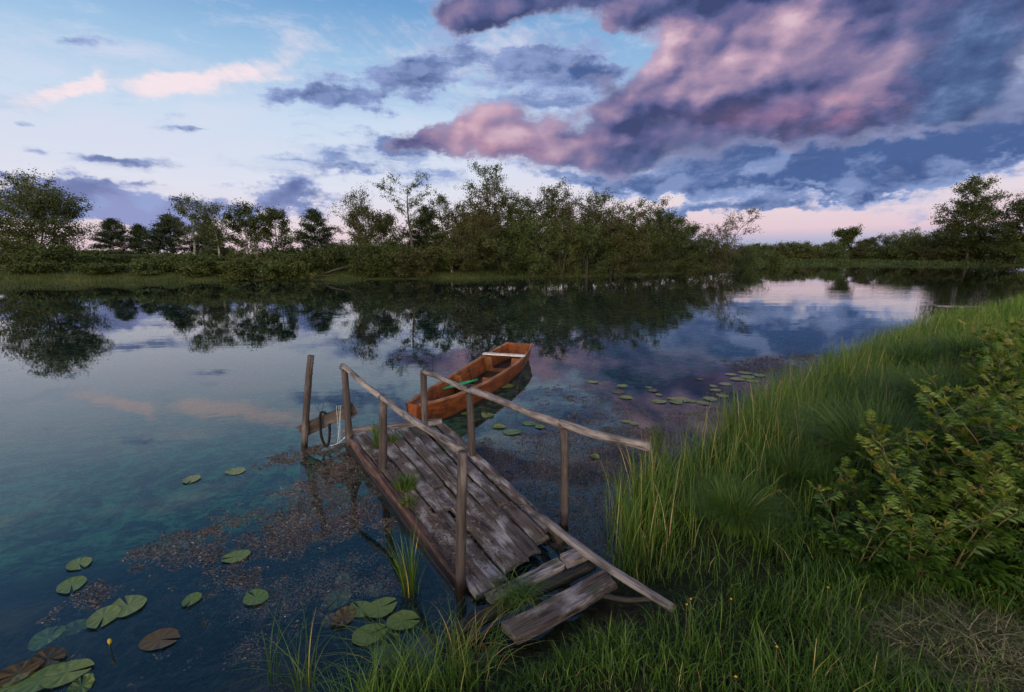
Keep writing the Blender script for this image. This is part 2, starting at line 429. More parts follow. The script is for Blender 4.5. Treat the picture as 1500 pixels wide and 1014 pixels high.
def sdist(x, y, poly):
    x = np.asarray(x, float); y = np.asarray(y, float); d = np.full(x.shape, 1e9); n = len(poly)
    for i in range(n):
        x1, y1 = poly[i]; x2, y2 = poly[(i+1) % n]
        ex, ey = x2-x1, y2-y1
        t = np.clip(((x-x1)*ex+(y-y1)*ey)/(ex*ex+ey*ey+1e-12), 0, 1)
        d = np.minimum(d, np.hypot(x-x1-t*ex, y-y1-t*ey))
    return np.where(inpoly(x, y, poly), -d, d)
def sm(x, a, b):
    t = np.clip((np.asarray(x, float)-a)/(b-a), 0, 1); return t*t*(3-2*t)

# ------------------------------------------------------------------ materials
def newmat(name):
    m = bpy.data.materials.new(name); m.use_nodes = True; m.node_tree.nodes.clear()
    return m, NT(m.node_tree)
def out(k, shader, vol=None):
    o = k.new('ShaderNodeOutputMaterial'); k.l.new(shader, o.inputs[0])
    if vol is not None: k.l.new(vol, o.inputs[1])
def princ(k, color, rough=0.6, spec=0.3, normal=None):
    p = k.new('ShaderNodeBsdfPrincipled')
    k.put(p.inputs['Base Color'], color); k.put(p.inputs['Roughness'], rough)
    k.put(p.inputs['Specular IOR Level'], spec)
    if normal is not None: k.put(p.inputs['Normal'], normal)
    return p.outputs[0]
def attr(k, name, what='Fac'):
    a = k.new('ShaderNodeAttribute', attribute_name=name); return a.outputs[what]
def bump(k, h, dist, strength=1.0):
    b = k.new('ShaderNodeBump'); k.put(b.inputs['Height'], h); k.put(b.inputs['Distance'], dist); k.put(b.inputs['Strength'], strength)
    return b.outputs[0]
def pos(k): return k.new('ShaderNodeNewGeometry').outputs['Position']

def leaf_mat(name, stops, trans=0.28, rough=0.55, spec=0.25, rnd=0.25):
    """leaf colours picked by each clump's own tint, shifted a little per plant"""
    m, k = newmat(name)
    oi = k.new('ShaderNodeObjectInfo')
    f = k.m('ADD', attr(k, 'tint'), k.m('MULTIPLY', k.m('SUBTRACT', oi.outputs['Random'], 0.5), rnd), clamp=True)
    c = k.ramp(f, stops)
    p = princ(k, c, rough, spec)
    t = k.new('ShaderNodeBsdfTranslucent'); k.put(t.inputs[0], c)
    mx = k.new('ShaderNodeMixShader'); k.put(mx.inputs[0], trans); k.l.new(p, mx.inputs[1]); k.l.new(t.outputs[0], mx.inputs[2])
    out(k, mx.outputs[0]); return m

def wood_mat(name, dark, mid, pale, wet=None, streak=26.0, moss=0.0, rough=0.8, pale_at=(0.45, 0.75)):
    """weathered timber: grain runs along each piece; wet and dark below the waterline mark"""
    m, k = newmat(name)
    g = attr(k, 'grain', 'Vector')
    n1 = k.noise(k.v('MULTIPLY', g, (2.2, streak, streak)), 1.6, 5, 0.62)
    n2 = k.noise(k.v('MULTIPLY', g, (3.0, 6.0, 6.0)), 1.3, 4, 0.6)
    n3 = k.noise(k.v('MULTIPLY', g, (5.0, 110.0, 110.0)), 1.0, 2, 0.5)
    c = k.mix(k.step(k.m('ADD', k.m('MULTIPLY', n1, 0.6), k.m('MULTIPLY', n3, 0.4)), 0.36, 0.56), dark, mid)
    c = k.mix(k.m('MULTIPLY', k.step(n2, *pale_at), k.step(n1, 0.3, 0.55)), c, pale)
    c = k.mix(k.m('MULTIPLY', k.step(n3, 0.36, 0.28), 0.75), c, (dark[0]*.4, dark[1]*.4, dark[2]*.4, 1))
    if moss:
        nm = k.noise(pos(k), 9.0, 4, 0.6)
        c = k.mix(k.m('MULTIPLY', k.step(nm, 0.55, 0.66), moss), c, (0.05, 0.065, 0.02, 1))
    r = rough
    if wet is not None:
        z = k.sep(pos(k))[2]
        w = k.step(k.m('ADD', z, k.m('MULTIPLY', k.m('SUBTRACT', n2, 0.5), 0.12)), wet + 0.05, wet - 0.02)
        c = k.mix(w, c, (0.018, 0.011, 0.008, 1))
        r = k.m('MULTIPLY_ADD', w, -0.45, rough)
    h = k.m('ADD', k.m('MULTIPLY', n1, 0.7), k.m('MULTIPLY', n3, 0.5))
    out(k, princ(k, c, r, 0.3, bump(k, h, 0.006, 0.8))); return m

def plain_mat(name, a, b, scale=8.0, rough=0.7, spec=0.3, bd=0.0):
    m, k = newmat(name)
    n = k.noise(pos(k), scale, 4, 0.6)
    out(k, princ(k, k.mix(k.step(n, 0.35, 0.65), a, b), rough, spec, bump(k, n, bd) if bd else None)); return m

M_POST = wood_mat('weathered_pole_wood', (0.020,0.015,0.015,1), (0.055,0.041,0.041,1), (0.135,0.108,0.110,1), wet=0.06)
M_RAIL = wood_mat('bleached_rail_wood', (0.035,0.028,0.028,1), (0.11,0.088,0.086,1), (0.26,0.222,0.222,1), pale_at=(0.36, 0.60))
M_DECK = wood_mat('old_deck_board', (0.028,0.017,0.015,1), (0.105,0.078,0.072,1), (0.33,0.29,0.295,1), wet=-0.02, moss=0.6, pale_at=(0.46, 0.66))
M_REDW = wood_mat('reddish_edge_timber', (0.03,0.014,0.012,1), (0.095,0.048,0.042,1), (0.22,0.145,0.13,1), wet=0.045)
M_BLACKLOG = wood_mat('waterlogged_wood', (0.006,0.006,0.006,1), (0.016,0.014,0.013,1), (0.035,0.03,0.028,1), rough=0.5)
M_BARK = wood_mat('bark', (0.028,0.022,0.018,1), (0.055,0.045,0.038,1), (0.10,0.085,0.075,1), streak=12)
M_BIRCH = wood_mat('pale_bark', (0.10,0.085,0.075,1), (0.22,0.20,0.18,1), (0.36,0.34,0.31,1), streak=12)
# ------------------------------------------------------------------ lake outline, ground sheet, water
def p2(u, v): q = P(u, v, 0.0); return (q.x, q.y)
NEAR = [(-400,-90), (-30,-7), (-7,-0.6), (-2.7,1.0), (-1.2,1.52), p2(545,1000), p2(640,985), p2(745,955), p2(850,905), p2(905,850), p2(918,795),
        p2(930,765), p2(958,735), p2(1010,690), p2(1095,622), p2(1170,578), p2(1270,525), p2(1385,482), p2(1470,459), (23,21), (42,29), (90,46), (170,70), (400,110)]
FAR = [(420,150), (200,128), p2(1520,389), p2(1400,388.3), p2(1290,387.2), p2(1180,387.6), p2(1102,388.6), p2(1088,394.3), p2(1040,398.5), p2(960,402.3), p2(880,404.6), p2(800,406),
       p2(700,408), p2(600,408.6), p2(480,410.2), p2(380,410.6), p2(250,412.8), p2(120,414), p2(0,415.4), (-70,31), (-130,24), (-420,18)]
LAKE = NEAR + FAR

def ground_z(x, y):
    x = np.asarray(x, float); y = np.asarray(y, float)
    s = sdist(x, y, LAKE)
    far = sm(y - 0.12*np.abs(x), 14, 22)
    # near bank: quick lip, then a gentle rise to the right
    zn = 0.03 + 0.25*sm(s, 0, 0.7) + 0.32*sm(s, 0.6, 4.0) + 0.25*sm(s, 4, 20) + 0.07*(fbm(x*2.1, y*2.1)-0.5)*sm(s, 0.1, .6) + 0.03*(vnoise(x*7, y*7)-.5)*sm(s, .1, .5)
    # far bank: low bluff on the left, flat meadow to the right
    lf = sm(x, 75, 10)
    zf = 0.05 + (0.35 + 0.35*lf)*sm(s, 0, 2.5) + (1.25*lf + 0.3)*sm(s, 2, 22) + 0.25*(fbm(x*.13, y*.13)-.5)*sm(s, 1, 6) + 6.0*sm(s, 250, 1500)
    zl = zn*(1-far) + zf*far
    d = -s
    zb = -(0.02 + 0.30*sm(d, 0, 0.35) + 0.30*sm(d, 0.4, 1.6) + 0.75*sm(d, 1.6, 5) + 1.5*sm(d, 6, 22)) + 0.10*(fbm(x*1.7, y*1.7)-0.5)*sm(d, .2, 1)
    return np.where(s > 0, zl, zb)
def gz(x, y): return float(ground_z(np.array([x]), np.array([y]))[0])

def axis(parts):
    r = []
    for a, b, st in parts: r += list(np.arange(a, b, st))
    return np.array(r)
def grow(a, b, st, g=1.25):
    r = [a]; s_ = st
    while abs(r[-1]) < abs(b): r.append(r[-1] + s_*np.sign(b-a)); s_ *= g
    return r[1:]
gx = axis([(-7, 4, .07), (4, 12, .14), (12, 30, .5)])
gx = np.array(sorted(list(gx) + grow(30, 6000, 1.2, 1.1) + grow(-7, -70, .4, 1.06) + grow(-70, -6000, 2.0, 1.18)))
gy = axis([(0.5, 8, .07), (8, 16, .14), (16, 30, .6), (30, 64, .6), (64, 150, 1.2)])
gy = np.array(sorted(list(gy) + grow(150, 7000, 2.5, 1.13) + grow(0.5, -6000, .3, 1.25)))
XX, YY = np.meshgrid(gx, gy)
ZZ = ground_z(XX.ravel(), YY.ravel()).reshape(XX.shape)
nx, ny = len(gx), len(gy)
ii = np.arange((ny-1)*(nx-1)); r_ = ii//(nx-1); c_ = ii % (nx-1); q0 = r_*nx + c_
gm, k = newmat('bank_soil')
pp = pos(k); zz = k.sep(pp)[2]
n1 = k.noise(pp, 1.3, 5, 0.6); n2 = k.noise(pp, 14.0, 4, 0.6); n3 = k.noise(pp, 0.12, 5, 0.6)
n4 = k.noise(pp, 2.6, 5, 0.65, dist=0.6)
soil = k.mix(k.step(n2, 0.35, 0.65), (0.018, 0.013, 0.009, 1), (0.045, 0.036, 0.022, 1))
turf = k.mix(k.step(n3, 0.4, 0.6), (0.028, 0.042, 0.012, 1), (0.060, 0.070, 0.022, 1))
turf = k.mix(k.step(n1, 0.5, 0.75), turf, (0.075, 0.065, 0.035, 1))
yy = k.sep(pp)[1]
land = k.mix(k.step(yy, 14.0, 26.0), k.mix(k.step(n1, .4, .6, 0, .6), soil, (0.022, 0.034, 0.010, 1)), turf)
silt = k.mix(k.step(k.m('ADD', k.m('MULTIPLY', n1, .5), k.m('MULTIPLY', n2, .5)), 0.42, 0.62), (0.008, 0.008, 0.009, 1), (0.035, 0.028, 0.022, 1))
n5 = k.noise(pp, 4.5, 5, 0.7, dist=1.2)
weedy = k.mix(k.step(k.m('ADD', k.m('MULTIPLY', n4, .6), k.m('MULTIPLY', n5, .5)), 0.46, 0.68), (0.010, 0.024, 0.014, 1), (0.17, 0.32, 0.09, 1))
bed = k.mix(k.m('MULTIPLY', k.step(zz, -1.0, -1.35), k.step(k.m('ADD', n4, k.m('MULTIPLY', n1, .4)), 0.42, 0.72)), silt, weedy)
bed = k.mix(k.step(zz, -1.05, -1.5, 0, 0.7), bed, weedy)
col = k.mix(k.step(zz, -0.03, 0.03), bed, land)
out(k, princ(k, col, 0.9, 0.1, bump(k, n2, 0.03)))
g = link('ground', mesh_np('ground', np.stack([XX.ravel(), YY.ravel(), ZZ.ravel()], 1), np.stack([q0, q0+1, q0+nx+1, q0+nx], 1), smooth=True), gm)
tag(g, 'dark lake bank and meadow ground around the water', kind='structure')

# water: one closed body, clear and slightly green, mirror-like at a low angle
wm, k = newmat('lake_water')
pp = pos(k); X, Y, Z = k.sep(pp)
# breeze: calm in general, rippled lanes out to the right and in the middle distance
lane = k.noise(k.v('MULTIPLY', pp, (0.05, 0.16, 1)), 1.0, 3, 0.5, flat=True)
lane2 = k.m('MULTIPLY', k.step(k.m('ADD', X, k.m('MULTIPLY', Y, 0.1)), 1.0, 7.0), k.m('MULTIPLY', k.step(Y, 7.0, 12.0), k.step(Y, 40.0, 20.0)))
amp = k.m('ADD', k.step(lane, 0.40, 0.66, 0.30, 1.0), k.m('MULTIPLY', lane2, k.step(lane, 0.36, 0.54, 0.5, 6.0)))
w1 = k.noise(k.v('MULTIPLY', k.v('ADD', pp, k.v('SCALE', k.noise(pp, 0.5, 1, color=True), scale=.5)), (1.7, 3.4, 1)), 1.0, 2, 0.5, flat=True)
w2 = k.noise(k.v('MULTIPLY', pp, (5.0, 11.0, 1)), 1.0, 3, 0.55, flat=True)
w3 = k.noise(k.v('MULTIPLY', pp, (0.35, 0.8, 1)), 1.0, 2, 0.5, flat=True)
h = k.m('MULTIPLY', k.m('ADD', k.m('MULTIPLY', w1, 0.0007), k.m('MULTIPLY', w2, 0.00014)), amp)
h = k.m('ADD', h, k.m('MULTIPLY', w3, 0.0016))
nrm = bump(k, h, 1.0)
fr = k.new('ShaderNodeFresnel'); fr.inputs['IOR'].default_value = 1.45; k.l.new(nrm, fr.inputs['Normal'])
geo = k.new('ShaderNodeNewGeometry')
fac = k.m('MULTIPLY', fr.outputs[0], k.m('SUBTRACT', 1.0, geo.outputs['Backfacing']))
gl = k.new('ShaderNodeBsdfGlossy'); gl.inputs['Roughness'].default_value = 0.015; gl.inputs['Color'].default_value = (1, 1, 1, 1); k.l.new(nrm, gl.inputs['Normal'])
tr = k.new('ShaderNodeBsdfTransparent')
df = k.new('ShaderNodeBsdfDiffuse'); df.inputs['Color'].default_value = (0.035, 0.15, 0.14, 1)       # slight turbidity of the lake water
body = k.new('ShaderNodeMixShader'); body.inputs[0].default_value = 0.075; k.l.new(tr.outputs[0], body.inputs[1]); k.l.new(df.outputs[0], body.inputs[2])
mx = k.new('ShaderNodeMixShader'); k.l.new(fac, mx.inputs[0]); k.l.new(body.outputs[0], mx.inputs[1]); k.l.new(gl.outputs[0], mx.inputs[2])
va = k.new('ShaderNodeVolumeAbsorption'); va.inputs['Color'].default_value = (0.13, 0.50, 0.72, 1); va.inputs['Density'].default_value = 0.36
out(k, mx.outputs[0], va.outputs[0])
bx = [(-5000,-5000,-9), (5000,-5000,-9), (5000,6000,-9), (-5000,6000,-9), (-5000,-5000,0), (5000,-5000,0), (5000,6000,0), (-5000,6000,0)]
wo_ = link('water', mesh_np('water', bx, [(3,2,1,0), (4,5,6,7), (0,1,5,4), (1,2,6,5), (2,3,7,6), (3,0,4,7)]), wm)
tag(wo_, 'calm dark lake water mirroring the evening sky', kind='structure')
# ------------------------------------------------------------------ jetty
rng = random.Random(11)
FL, FR, NR, NL = P(517,636,.16), P(648,621,.16), P(834,802,.05), P(702,874,.03)
jc = (FL + FR + NR + NL) / 4
jetty = thing('wooden_jetty', 'rickety grey plank jetty on thin poles with two pole handrails', 'jetty', (jc.x, jc.y, 0))
JO = (jc.x, jc.y, 0)
def deck(s, t):                       # s across (0 left .. 1 right), t along (0 lake end .. 1 shore end)
    return FL.lerp(FR, s).lerp(NL.lerp(NR, s), t)
along = (deck(.5, 1) - deck(.5, 0)).normalized()
side = along.cross(Vector((0, 0, 1))).normalized() * -1
upv = Vector((0, 0, 1))
# deck boards: six runs, most made of two lengths of unequal width
runs = [(0.035, .17, [(0.0, .47), (.475, 1.0)]), (.195, .15, [(0.03, .66), (.67, .99)]), (.355, .13, [(0.0, .52), (.53, .97)]), (.505, .135, [(0.02, .60), (.61, .97)]),
        (.655, .14, [(0.0, .55), (.56, .96)]), (.805, .145, [(0.03, .72), (.73, .93)]), (.945, .10, [(0.0, .90)])]
for s_, w_, segs in runs:
    for (a, b) in segs:
        j = rng.uniform(-.016, .016); tl = rng.uniform(-.022, .012)
        mb = MB()
        A = deck(s_ + .03 + j, a); B = deck(s_ + .03 + j + rng.uniform(-.012, .012), b)
        wdt = (deck(1, .5) - deck(0, .5)).length * w_ * .95
        tilt = side * wdt * rng.uniform(.9, 1.02) + upv * rng.uniform(-.02, .02)
        mb.board(A + upv * (tl), B + upv * (tl * .5), tilt, upv * .03, 18, .006, rng)
        mb.build('plank', M_DECK, jetty, origin=JO)
# end board and cross bearers
def bar(name, mat, a, b, w, t, wv=None, seg=10, rough=.006):
    mb = MB(); a, b = Vector(a), Vector(b)
    d = (b - a).normalized(); wv = wv if wv is not None else d.cross(upv).normalized()
    tv = wv.cross(d).normalized()
    mb.board(a, b, wv * w, tv * t, seg, rough, rng); return mb.build(name, mat, jetty, origin=JO)
bar('end_board', M_RAIL, deck(-.08, -.035) + upv*.0, deck(1.02, -.03) + upv*.0, .09, .06)
for t_ in (.08, .42, .78):
    bar('cross_bearer', M_BLACKLOG, deck(-.06, t_) - upv*.065, deck(1.06, t_) - upv*.065, .08, .07)
# reddish edge timbers
for s_, nm in ((-.045, 'edge_beam'), (1.02, 'edge_beam')):
    bar(nm, M_REDW if s_ < .5 else M_DECK, deck(s_, 0.0) - upv*.035, deck(s_, .95) - upv*.02, .055, .085, seg=16, rough=.005)
bar('edge_beam', M_BLACKLOG, deck(-.05, .0) - upv*.13, deck(-.05, .97) - upv*.10, .07, .10, seg=12)

def pole(name, mat, a, b, r0, r1, n=9, jit=.10, bend=.008, bark=None, parent=jetty, origin=JO, sides=10):
    a, b = Vector(a), Vector(b); mb = MB(); pts = []; rad = []
    d = (b - a).normalized(); u_ = d.cross(Vector((.2, .5, .8))).normalized(); v_ = d.cross(u_)
    p1, p2_ = rng.uniform(0, 6), rng.uniform(0, 6)
    for i in range(n + 1):
        f = i / n
        pts.append(a.lerp(b, f) + u_ * math.sin(f*4.2 + p1) * bend + v_ * math.sin(f*5.7 + p2_) * bend * .7)
        rad.append((r0 + (r1 - r0) * f) * (1 + rng.uniform(-.06, .06)))
    mb.tube(pts, rad, sides, True, jit, rng); return mb.build(name, mat, parent, smooth=True, origin=origin)
def post(bu, bv, tu, tv, r, zb=-.75):
    base = P(bu, bv, 0.0); top = PY(tu, tv, base.y + 0.03)
    d = (top - base); lo = base + d * (zb / d.z)
    pole('post', M_POST, lo, top, r * 1.08, r * .95); return base, top
gB, gT = post(446, 656, 455.5, 521, .034)
aB, aT = post(514, 661, 503.5, 541, .036)
bB, bT = post(562, 706, 561, 586, .036)
cB, cT = post(675.5, 872, 676.5, 661, .031)
eB, eT = post(693, 684, 687, 576, .034)
fB, fT = post(827, 778, 825, 626, .031)
dY = deck(.93, .02)
dlo = PY(622.5, 630, dY.y + .03); dT = PY(620.5, 547, dY.y + .03)
pole('post', M_POST, Vector((dlo.x, dlo.y, -.7)), dT, .036, .033)
# handrails lie over the post tops
def rail(a, b, r0, r1, ext0=.06, ext1=.06, n=14, bend=.010):
    d = (Vector(b) - Vector(a)).normalized()
    pole('handrail', M_RAIL, Vector(a) - d*ext0, Vector(b) + d*ext1, r0, r1, n, .10, bend)
up = Vector((0, 0, .022))
rail(aT + up, bT + up*.9, .026, .029, .05, .0)
rail(bT + up*.9, cT + Vector((-.01, .02, -.015)), .029, .024, .02, -.02)
rail(dT + up, eT + up*1.5, .025, .028, .03, .04)
ext = PY(951, 657, 2.62)
rail(eT + up*1.6 , fT + up, .031, .031, .02, .0)
rail(fT + up, ext, .031, .028, .01, .0, 8)
# wire lashing where the two right-hand rails meet
mb = MB(); c0 = eT + up*1.5
for q in range(3):
    ring = [c0 + Vector((.012*q-.012, 0, 0)) + Vector((0, math.cos(a)*.043, math.sin(a)*.043)) for a in np.linspace(0, 2*PI, 13)]
    mb.tube(ring, .004, 5, False, 0, rng)
mb.build('wire_lashing', M_BLACKLOG, jetty, origin=JO)
M_RUST = plain_mat('rusty_iron', (.05, .022, .012, 1), (.10, .045, .022, 1), 60, .7, .3)
for c0 in (aT, bT, dT, fT):
    mb = MB(); t0 = c0 + Vector((0, 0, .05)); mb.tube([t0 - upv*.03, t0, t0 + upv*.004], [.003, .003, .007], 6, True, 0, rng)
    for q in range(2):
        ring = [c0 + upv*(.005+.014*q) + Vector((math.cos(a)*.040, math.sin(a)*.040, .012*math.sin(a*2+q))) for a in np.linspace(0, 2*PI, 13)]
        mb.tube(ring, .0025, 5, False, 0, rng)
    mb.build('wire_lashing', M_RUST, jetty, origin=JO)
# board nailed between the mooring post and the corner post
yb = gB.y - .03
mb = MB(); A = PY(440, 633, gB.y + .06); B = PY(519, 598, aB.y + .08)
dr = (B - A).normalized(); vv = dr.cross(Vector((0, 1, 0))).normalized(); vv = vv if vv.z > 0 else -vv
mb.board(A, B, vv * .135, Vector((0, .032, 0)), 8, .004, rng); mb.build('cross_board', M_POST, jetty, origin=JO)
# short splintered stub behind the corner post
mb = MB(); A = PY(509, 598, aB.y + .10); B = PY(519, 604, aB.y + .14)
mb.board(A, B, Vector((0, .03, .10)), Vector((.03, .05, 0)), 3, .008, rng); mb.build('splintered_stub', M_RAIL, jetty, origin=JO)

# black hose loop over the board
M_RUB = plain_mat('black_rubber', (0.006,0.006,0.007,1), (0.014,0.014,0.016,1), 20, .6, .15, .001)
M_CORD = plain_mat('white_cord', (0.42,0.44,0.48,1), (0.6,0.62,0.66,1), 40, .8, .2)
hy = gB.y - .02
def pathpx(lst, y, dys=None): return [PY(u, v, y + (dys[i] if dys else 0)) for i, (u, v) in enumerate(lst)]
def smooth_path(pts, n=4):
    r = []
    for i in range(len(pts) - 1):
        p0 = pts[max(i-1, 0)]; p1 = pts[i]; p2_ = pts[i+1]; p3 = pts[min(i+2, len(pts)-1)]
        for k_ in range(n):
            t = k_ / n
            r.append(0.5*((2*p1) + (p2_-p0)*t + (2*p0-5*p1+4*p2_-p3)*t*t + (3*p1-p0-3*p2_+p3)*t**3))
    r.append(pts[-1]); return r
mb = MB()
mb.tube(smooth_path(pathpx([(478,606),(471,604),(469,612),(469.5,628),(471,640),(475,650),(478,653),(481,650),(482.5,641),(483,630),(482.5,621)], hy)), .0135, 9, True, .02, rng)
tag(mb.build('hose_loop', M_RUB, smooth=True), 'black rubber hose loop hanging over the board between two poles', 'hose')
mb = MB()
mb.tube(smooth_path(pathpx([(484,653),(494,650),(503,643),(511,634),(514,626),(513,618)], hy - .05)), .0035, 6, True, .02, rng)
tag(mb.build('pale_rope', M_CORD, smooth=True), 'thin pale rope curving from the water up to the corner pole', 'rope')
mb = MB()
for (a, b, c) in ((493, 495, 497), (496.5, 498, 498), (499, 497.5, 494)):
    mb.tube(smooth_path(pathpx([(a, 594), (a, 600), (b, 622), (c, 650)], hy - .06)), .0016, 5, True, .02, rng)
tag(mb.build('hanging_string', M_CORD, smooth=True), 'thin white strings hanging straight down from the cross board', 'string')
mb = MB()
for pts in ([(468,603),(466,595),(470,590)], [(471,602),(474,594),(472,588)], [(469,603),(463,598),(462,592)]):
    mb.tube(smooth_path(pathpx(pts, hy)), .002, 4, True, 0, rng)
tag(mb.build('wire_end', M_BLACKLOG), 'twisted wire ends sticking up above the black hose loop', 'wire')

# loose timbers at the shore end
def loose(name, label, mat, a, b, w, t, rough=.006, cat='board'):
    mb = MB(); a, b = Vector(a), Vector(b); d = (b - a).normalized(); wv = d.cross(upv).normalized(); tv = wv.cross(d).normalized()
    o = (a + b) / 2
    mb.board(a, b, wv * w, tv * t, 14, rough, rng); ob = mb.build(name, mat, origin=o); ob.location = o
    return tag(ob, label, cat)
loose('step_board', 'broad weathered step board at the foot of the jetty, nearest the bank', M_DECK, P(746, 928, .14), P(892, 849, .155), .13, .05, .006)
loose('cross_board', 'grass-covered cross board lying over the last deck planks', M_DECK, P(716, 880, .12), P(822, 826, .14), .09, .045)
loose('wood_block', 'short pale block of wood under the slanting pole', M_RAIL, P(826, 822, .17), P(856, 811, .18), .10, .045, .004, 'wood block')
def loose_pole(name, label, mat, a, b, r0, r1, cat='pole', bend=.012):
    o = (Vector(a) + Vector(b)) / 2
    ob = pole(name, mat, Vector(a), Vector(b), r0, r1, 16, .09, bend, None, None, o); ob.location = o
    return tag(ob, label, cat)
loose_pole('black_log', 'black waterlogged log lying in the water beside the step board', M_BLACKLOG, P(650, 934, .05), P(868, 826, .15), .040, .034, 'log')
loose_pole('fallen_pole', 'long barkless pole slanting from the deck edge onto the grass', M_REDW if False else M_RAIL, P(788, 757, .13), P(984, 893, .31), .032, .022)
loose_pole('branch', 'dark branch lying in the grass below the slanting pole', M_BARK, P(868, 872, .12), P(962, 880, .22), .016, .012, 'branch')
# ------------------------------------------------------------------ boat
bow = P(604, 598, .30); stern = P(761.5, 503.5, .31)
ax = Vector((stern.x - bow.x, stern.y - bow.y, 0)); LB = ax.length; ax.normalize()
px_ = Vector((ax.y, -ax.x, 0))                      # to the right side
boat = thing('rowing_boat', 'orange-brown wooden rowing boat moored at the end of the jetty', 'boat', (bow.x, bow.y, 0), math.atan2(ax.y, ax.x))
# local frame: x along (bow 0 -> stern LB), y to the left, z up
st = [0.0, .12, .3, .6, 1.0, 1.45, 1.9, 2.4, 3.0, 3.6, LB]
hw = [.075, .115, .165, .225, .275, .315, .34, .36, .362, .325, .255]
zt = [.345, .335, .32, .30, .285, .275, .272, .275, .285, .30, .325]
hb = [.05, .075, .11, .155, .2, .235, .262, .28, .28, .25, .19]
zb = [.16, .11, .05, -.01, -.05, -.07, -.08, -.08, -.07, -.04, .02]
def shift(t): return .055 * math.sin(PI * min(t / LB, 1))     # slight lean of the plan curve
def boat_mat(name, a, b, c):
    m, k = newmat(name)
    tcn = k.new('ShaderNodeTexCoord').outputs['Object']
    n1 = k.noise(k.v('MULTIPLY', tcn, (1.2, 14, 14)), 2.0, 4, .6); n2 = k.noise(tcn, 4.0, 4, .6); n3 = k.noise(k.v('MULTIPLY', tcn, (4, 60, 60)), 1.0, 3, .6)
    col = k.mix(k.step(n1, .35, .65), a, b)
    col = k.mix(k.m('MULTIPLY', k.step(n2, .48, .66), .8), col, c)
    col = k.mix(k.m('MULTIPLY', k.step(n3, .55, .70), .7), col, c)
    z = k.sep(tcn)[2]
    w = k.step(k.m('ADD', z, k.m('MULTIPLY', k.m('SUBTRACT', n2, .5), .04)), .045, .015)
    col = k.mix(w, col, (0.02, .014, .009, 1))
    out(k, princ(k, col, .62, .25, bump(k, k.m('ADD', n1, n3), .003, .6))); return m
M_HULL = boat_mat('painted_hull', (.14, .034, .009, 1), (.23, .064, .018, 1), (.06, .022, .011, 1))
M_HULLIN = boat_mat('worn_inner_paint', (.13, .044, .017, 1), (.19, .066, .024, 1), (.06, .026, .014, 1))
M_FLOOR = boat_mat('boat_floor', (.09, .035, .018, 1), (.14, .055, .026, 1), (.05, .025, .016, 1))
M_GUN = boat_mat('gunwale_wood', (.25, .10, .045, 1), (.36, .18, .10, 1), (.14, .06, .03, 1))
M_THW = boat_mat('bleached_thwart', (.42, .38, .36, 1), (.58, .54, .52, 1), (.3, .26, .24, 1))
def interp(arr, t): return float(np.interp(t, st, arr))
tt = np.linspace(0, LB, 30)
for sg in (1, -1):
    mb = MB(); rows = []
    for t in tt:
        y0, z0, y1, z1 = interp(hw, t), interp(zt, t), interp(hb, t), interp(zb, t)
        s_ = shift(t); th = .016
        rows.append([Vector((t, -s_ + sg*y0, z0)), Vector((t, -s_ + sg*(y0*.6+y1*.4+.006), z0*.6+z1*.4)), Vector((t, -s_ + sg*y1, z1)), Vector((t, -s_ + sg*(y1-th), z1+.01)), Vector((t, -s_ + sg*(y0*.6+y1*.4+.006-th), z0*.6+z1*.4)), Vector((t, -s_ + sg*(y0-th), z0))])
    if sg > 0: rows = [r[::-1] for r in rows]
    mb.grid(rows, closed=True)
    mb.build('side_plank', M_HULL, boat)
    mb = MB(); rows = []
    for t in tt:
        y0, z0, s_ = interp(hw, t), interp(zt, t), shift(t)
        rows.append([Vector((t, -s_ + sg*(y0+.010), z0-.018)), Vector((t, -s_ + sg*(y0+.010), z0+.008)), Vector((t, -s_ + sg*(y0-.024), z0+.008)), Vector((t, -s_ + sg*(y0-.024), z0-.018))])
    if sg > 0: rows = [r[::-1] for r in rows]
    mb.grid(rows, closed=True); mb.build('gunwale', M_GUN, boat)
mb = MB(); rows = []
for t in tt:
    y1, z1, s_ = interp(hb, t), interp(zb, t), shift(t)
    rows.append([Vector((t, -s_ - y1 + .004, z1 + .012)), Vector((t, -s_, z1 + .008)), Vector((t, -s_ + y1 - .004, z1 + .012))])
mb.grid(rows); rows = [[p - Vector((0, 0, .02)) for p in r[::-1]] for r in rows]; mb.grid(rows)
mb.build('bottom', M_FLOOR, boat)
def cross(name, mat, t, th, top=None, zlo=None, cut=None, inset=.018, lean=0.0):
    """athwartship board following the hull section; cut = (half width, floor z) of a notch from above"""
    mb = MB(); s_ = shift(t)
    y0, z0, y1, z1 = interp(hw, t) - inset, (interp(zt, t) if top is None else top), interp(hb, t) - inset, interp(zb, t) + .014
    full = interp(zt, t)
    yt = y1 + (y0 - y1) * (z0 - z1) / (full - z1)
    if cut:
        cw, cz = cut; ym = y1 + (y0 - y1) * (cz - z1) / (full - z1)
        polys = [[(-ym, cz), (-y1, z1), (y1, z1), (ym, cz)], [(-yt, z0), (-ym, cz), (-cw, cz), (-cw - .03, z0)], [(cw, cz), (ym, cz), (yt, z0), (cw + .03, z0)]]
    else:
        polys = [[(-yt, z0), (-y1, z1), (y1, z1), (yt, z0)]]
    for pl in polys:
        f = [Vector((t + lean*(z - z1), -s_ + y, z)) for y, z in pl]; b = [p + Vector((th, 0, 0)) for p in f]
        mb.quad(*f); mb.quad(*b[::-1])
        for i in range(4): j = (i+1) % 4; mb.quad(f[i], b[i], b[j], f[j])
    return mb.build(name, mat, boat)
cross('bow_board', M_HULL, .005, .02, inset=.004)
cross('transom', M_HULL, LB - .03, .03, inset=.002)
cross('frame', M_HULLIN, 2.95, .025, cut=(.16, .09))
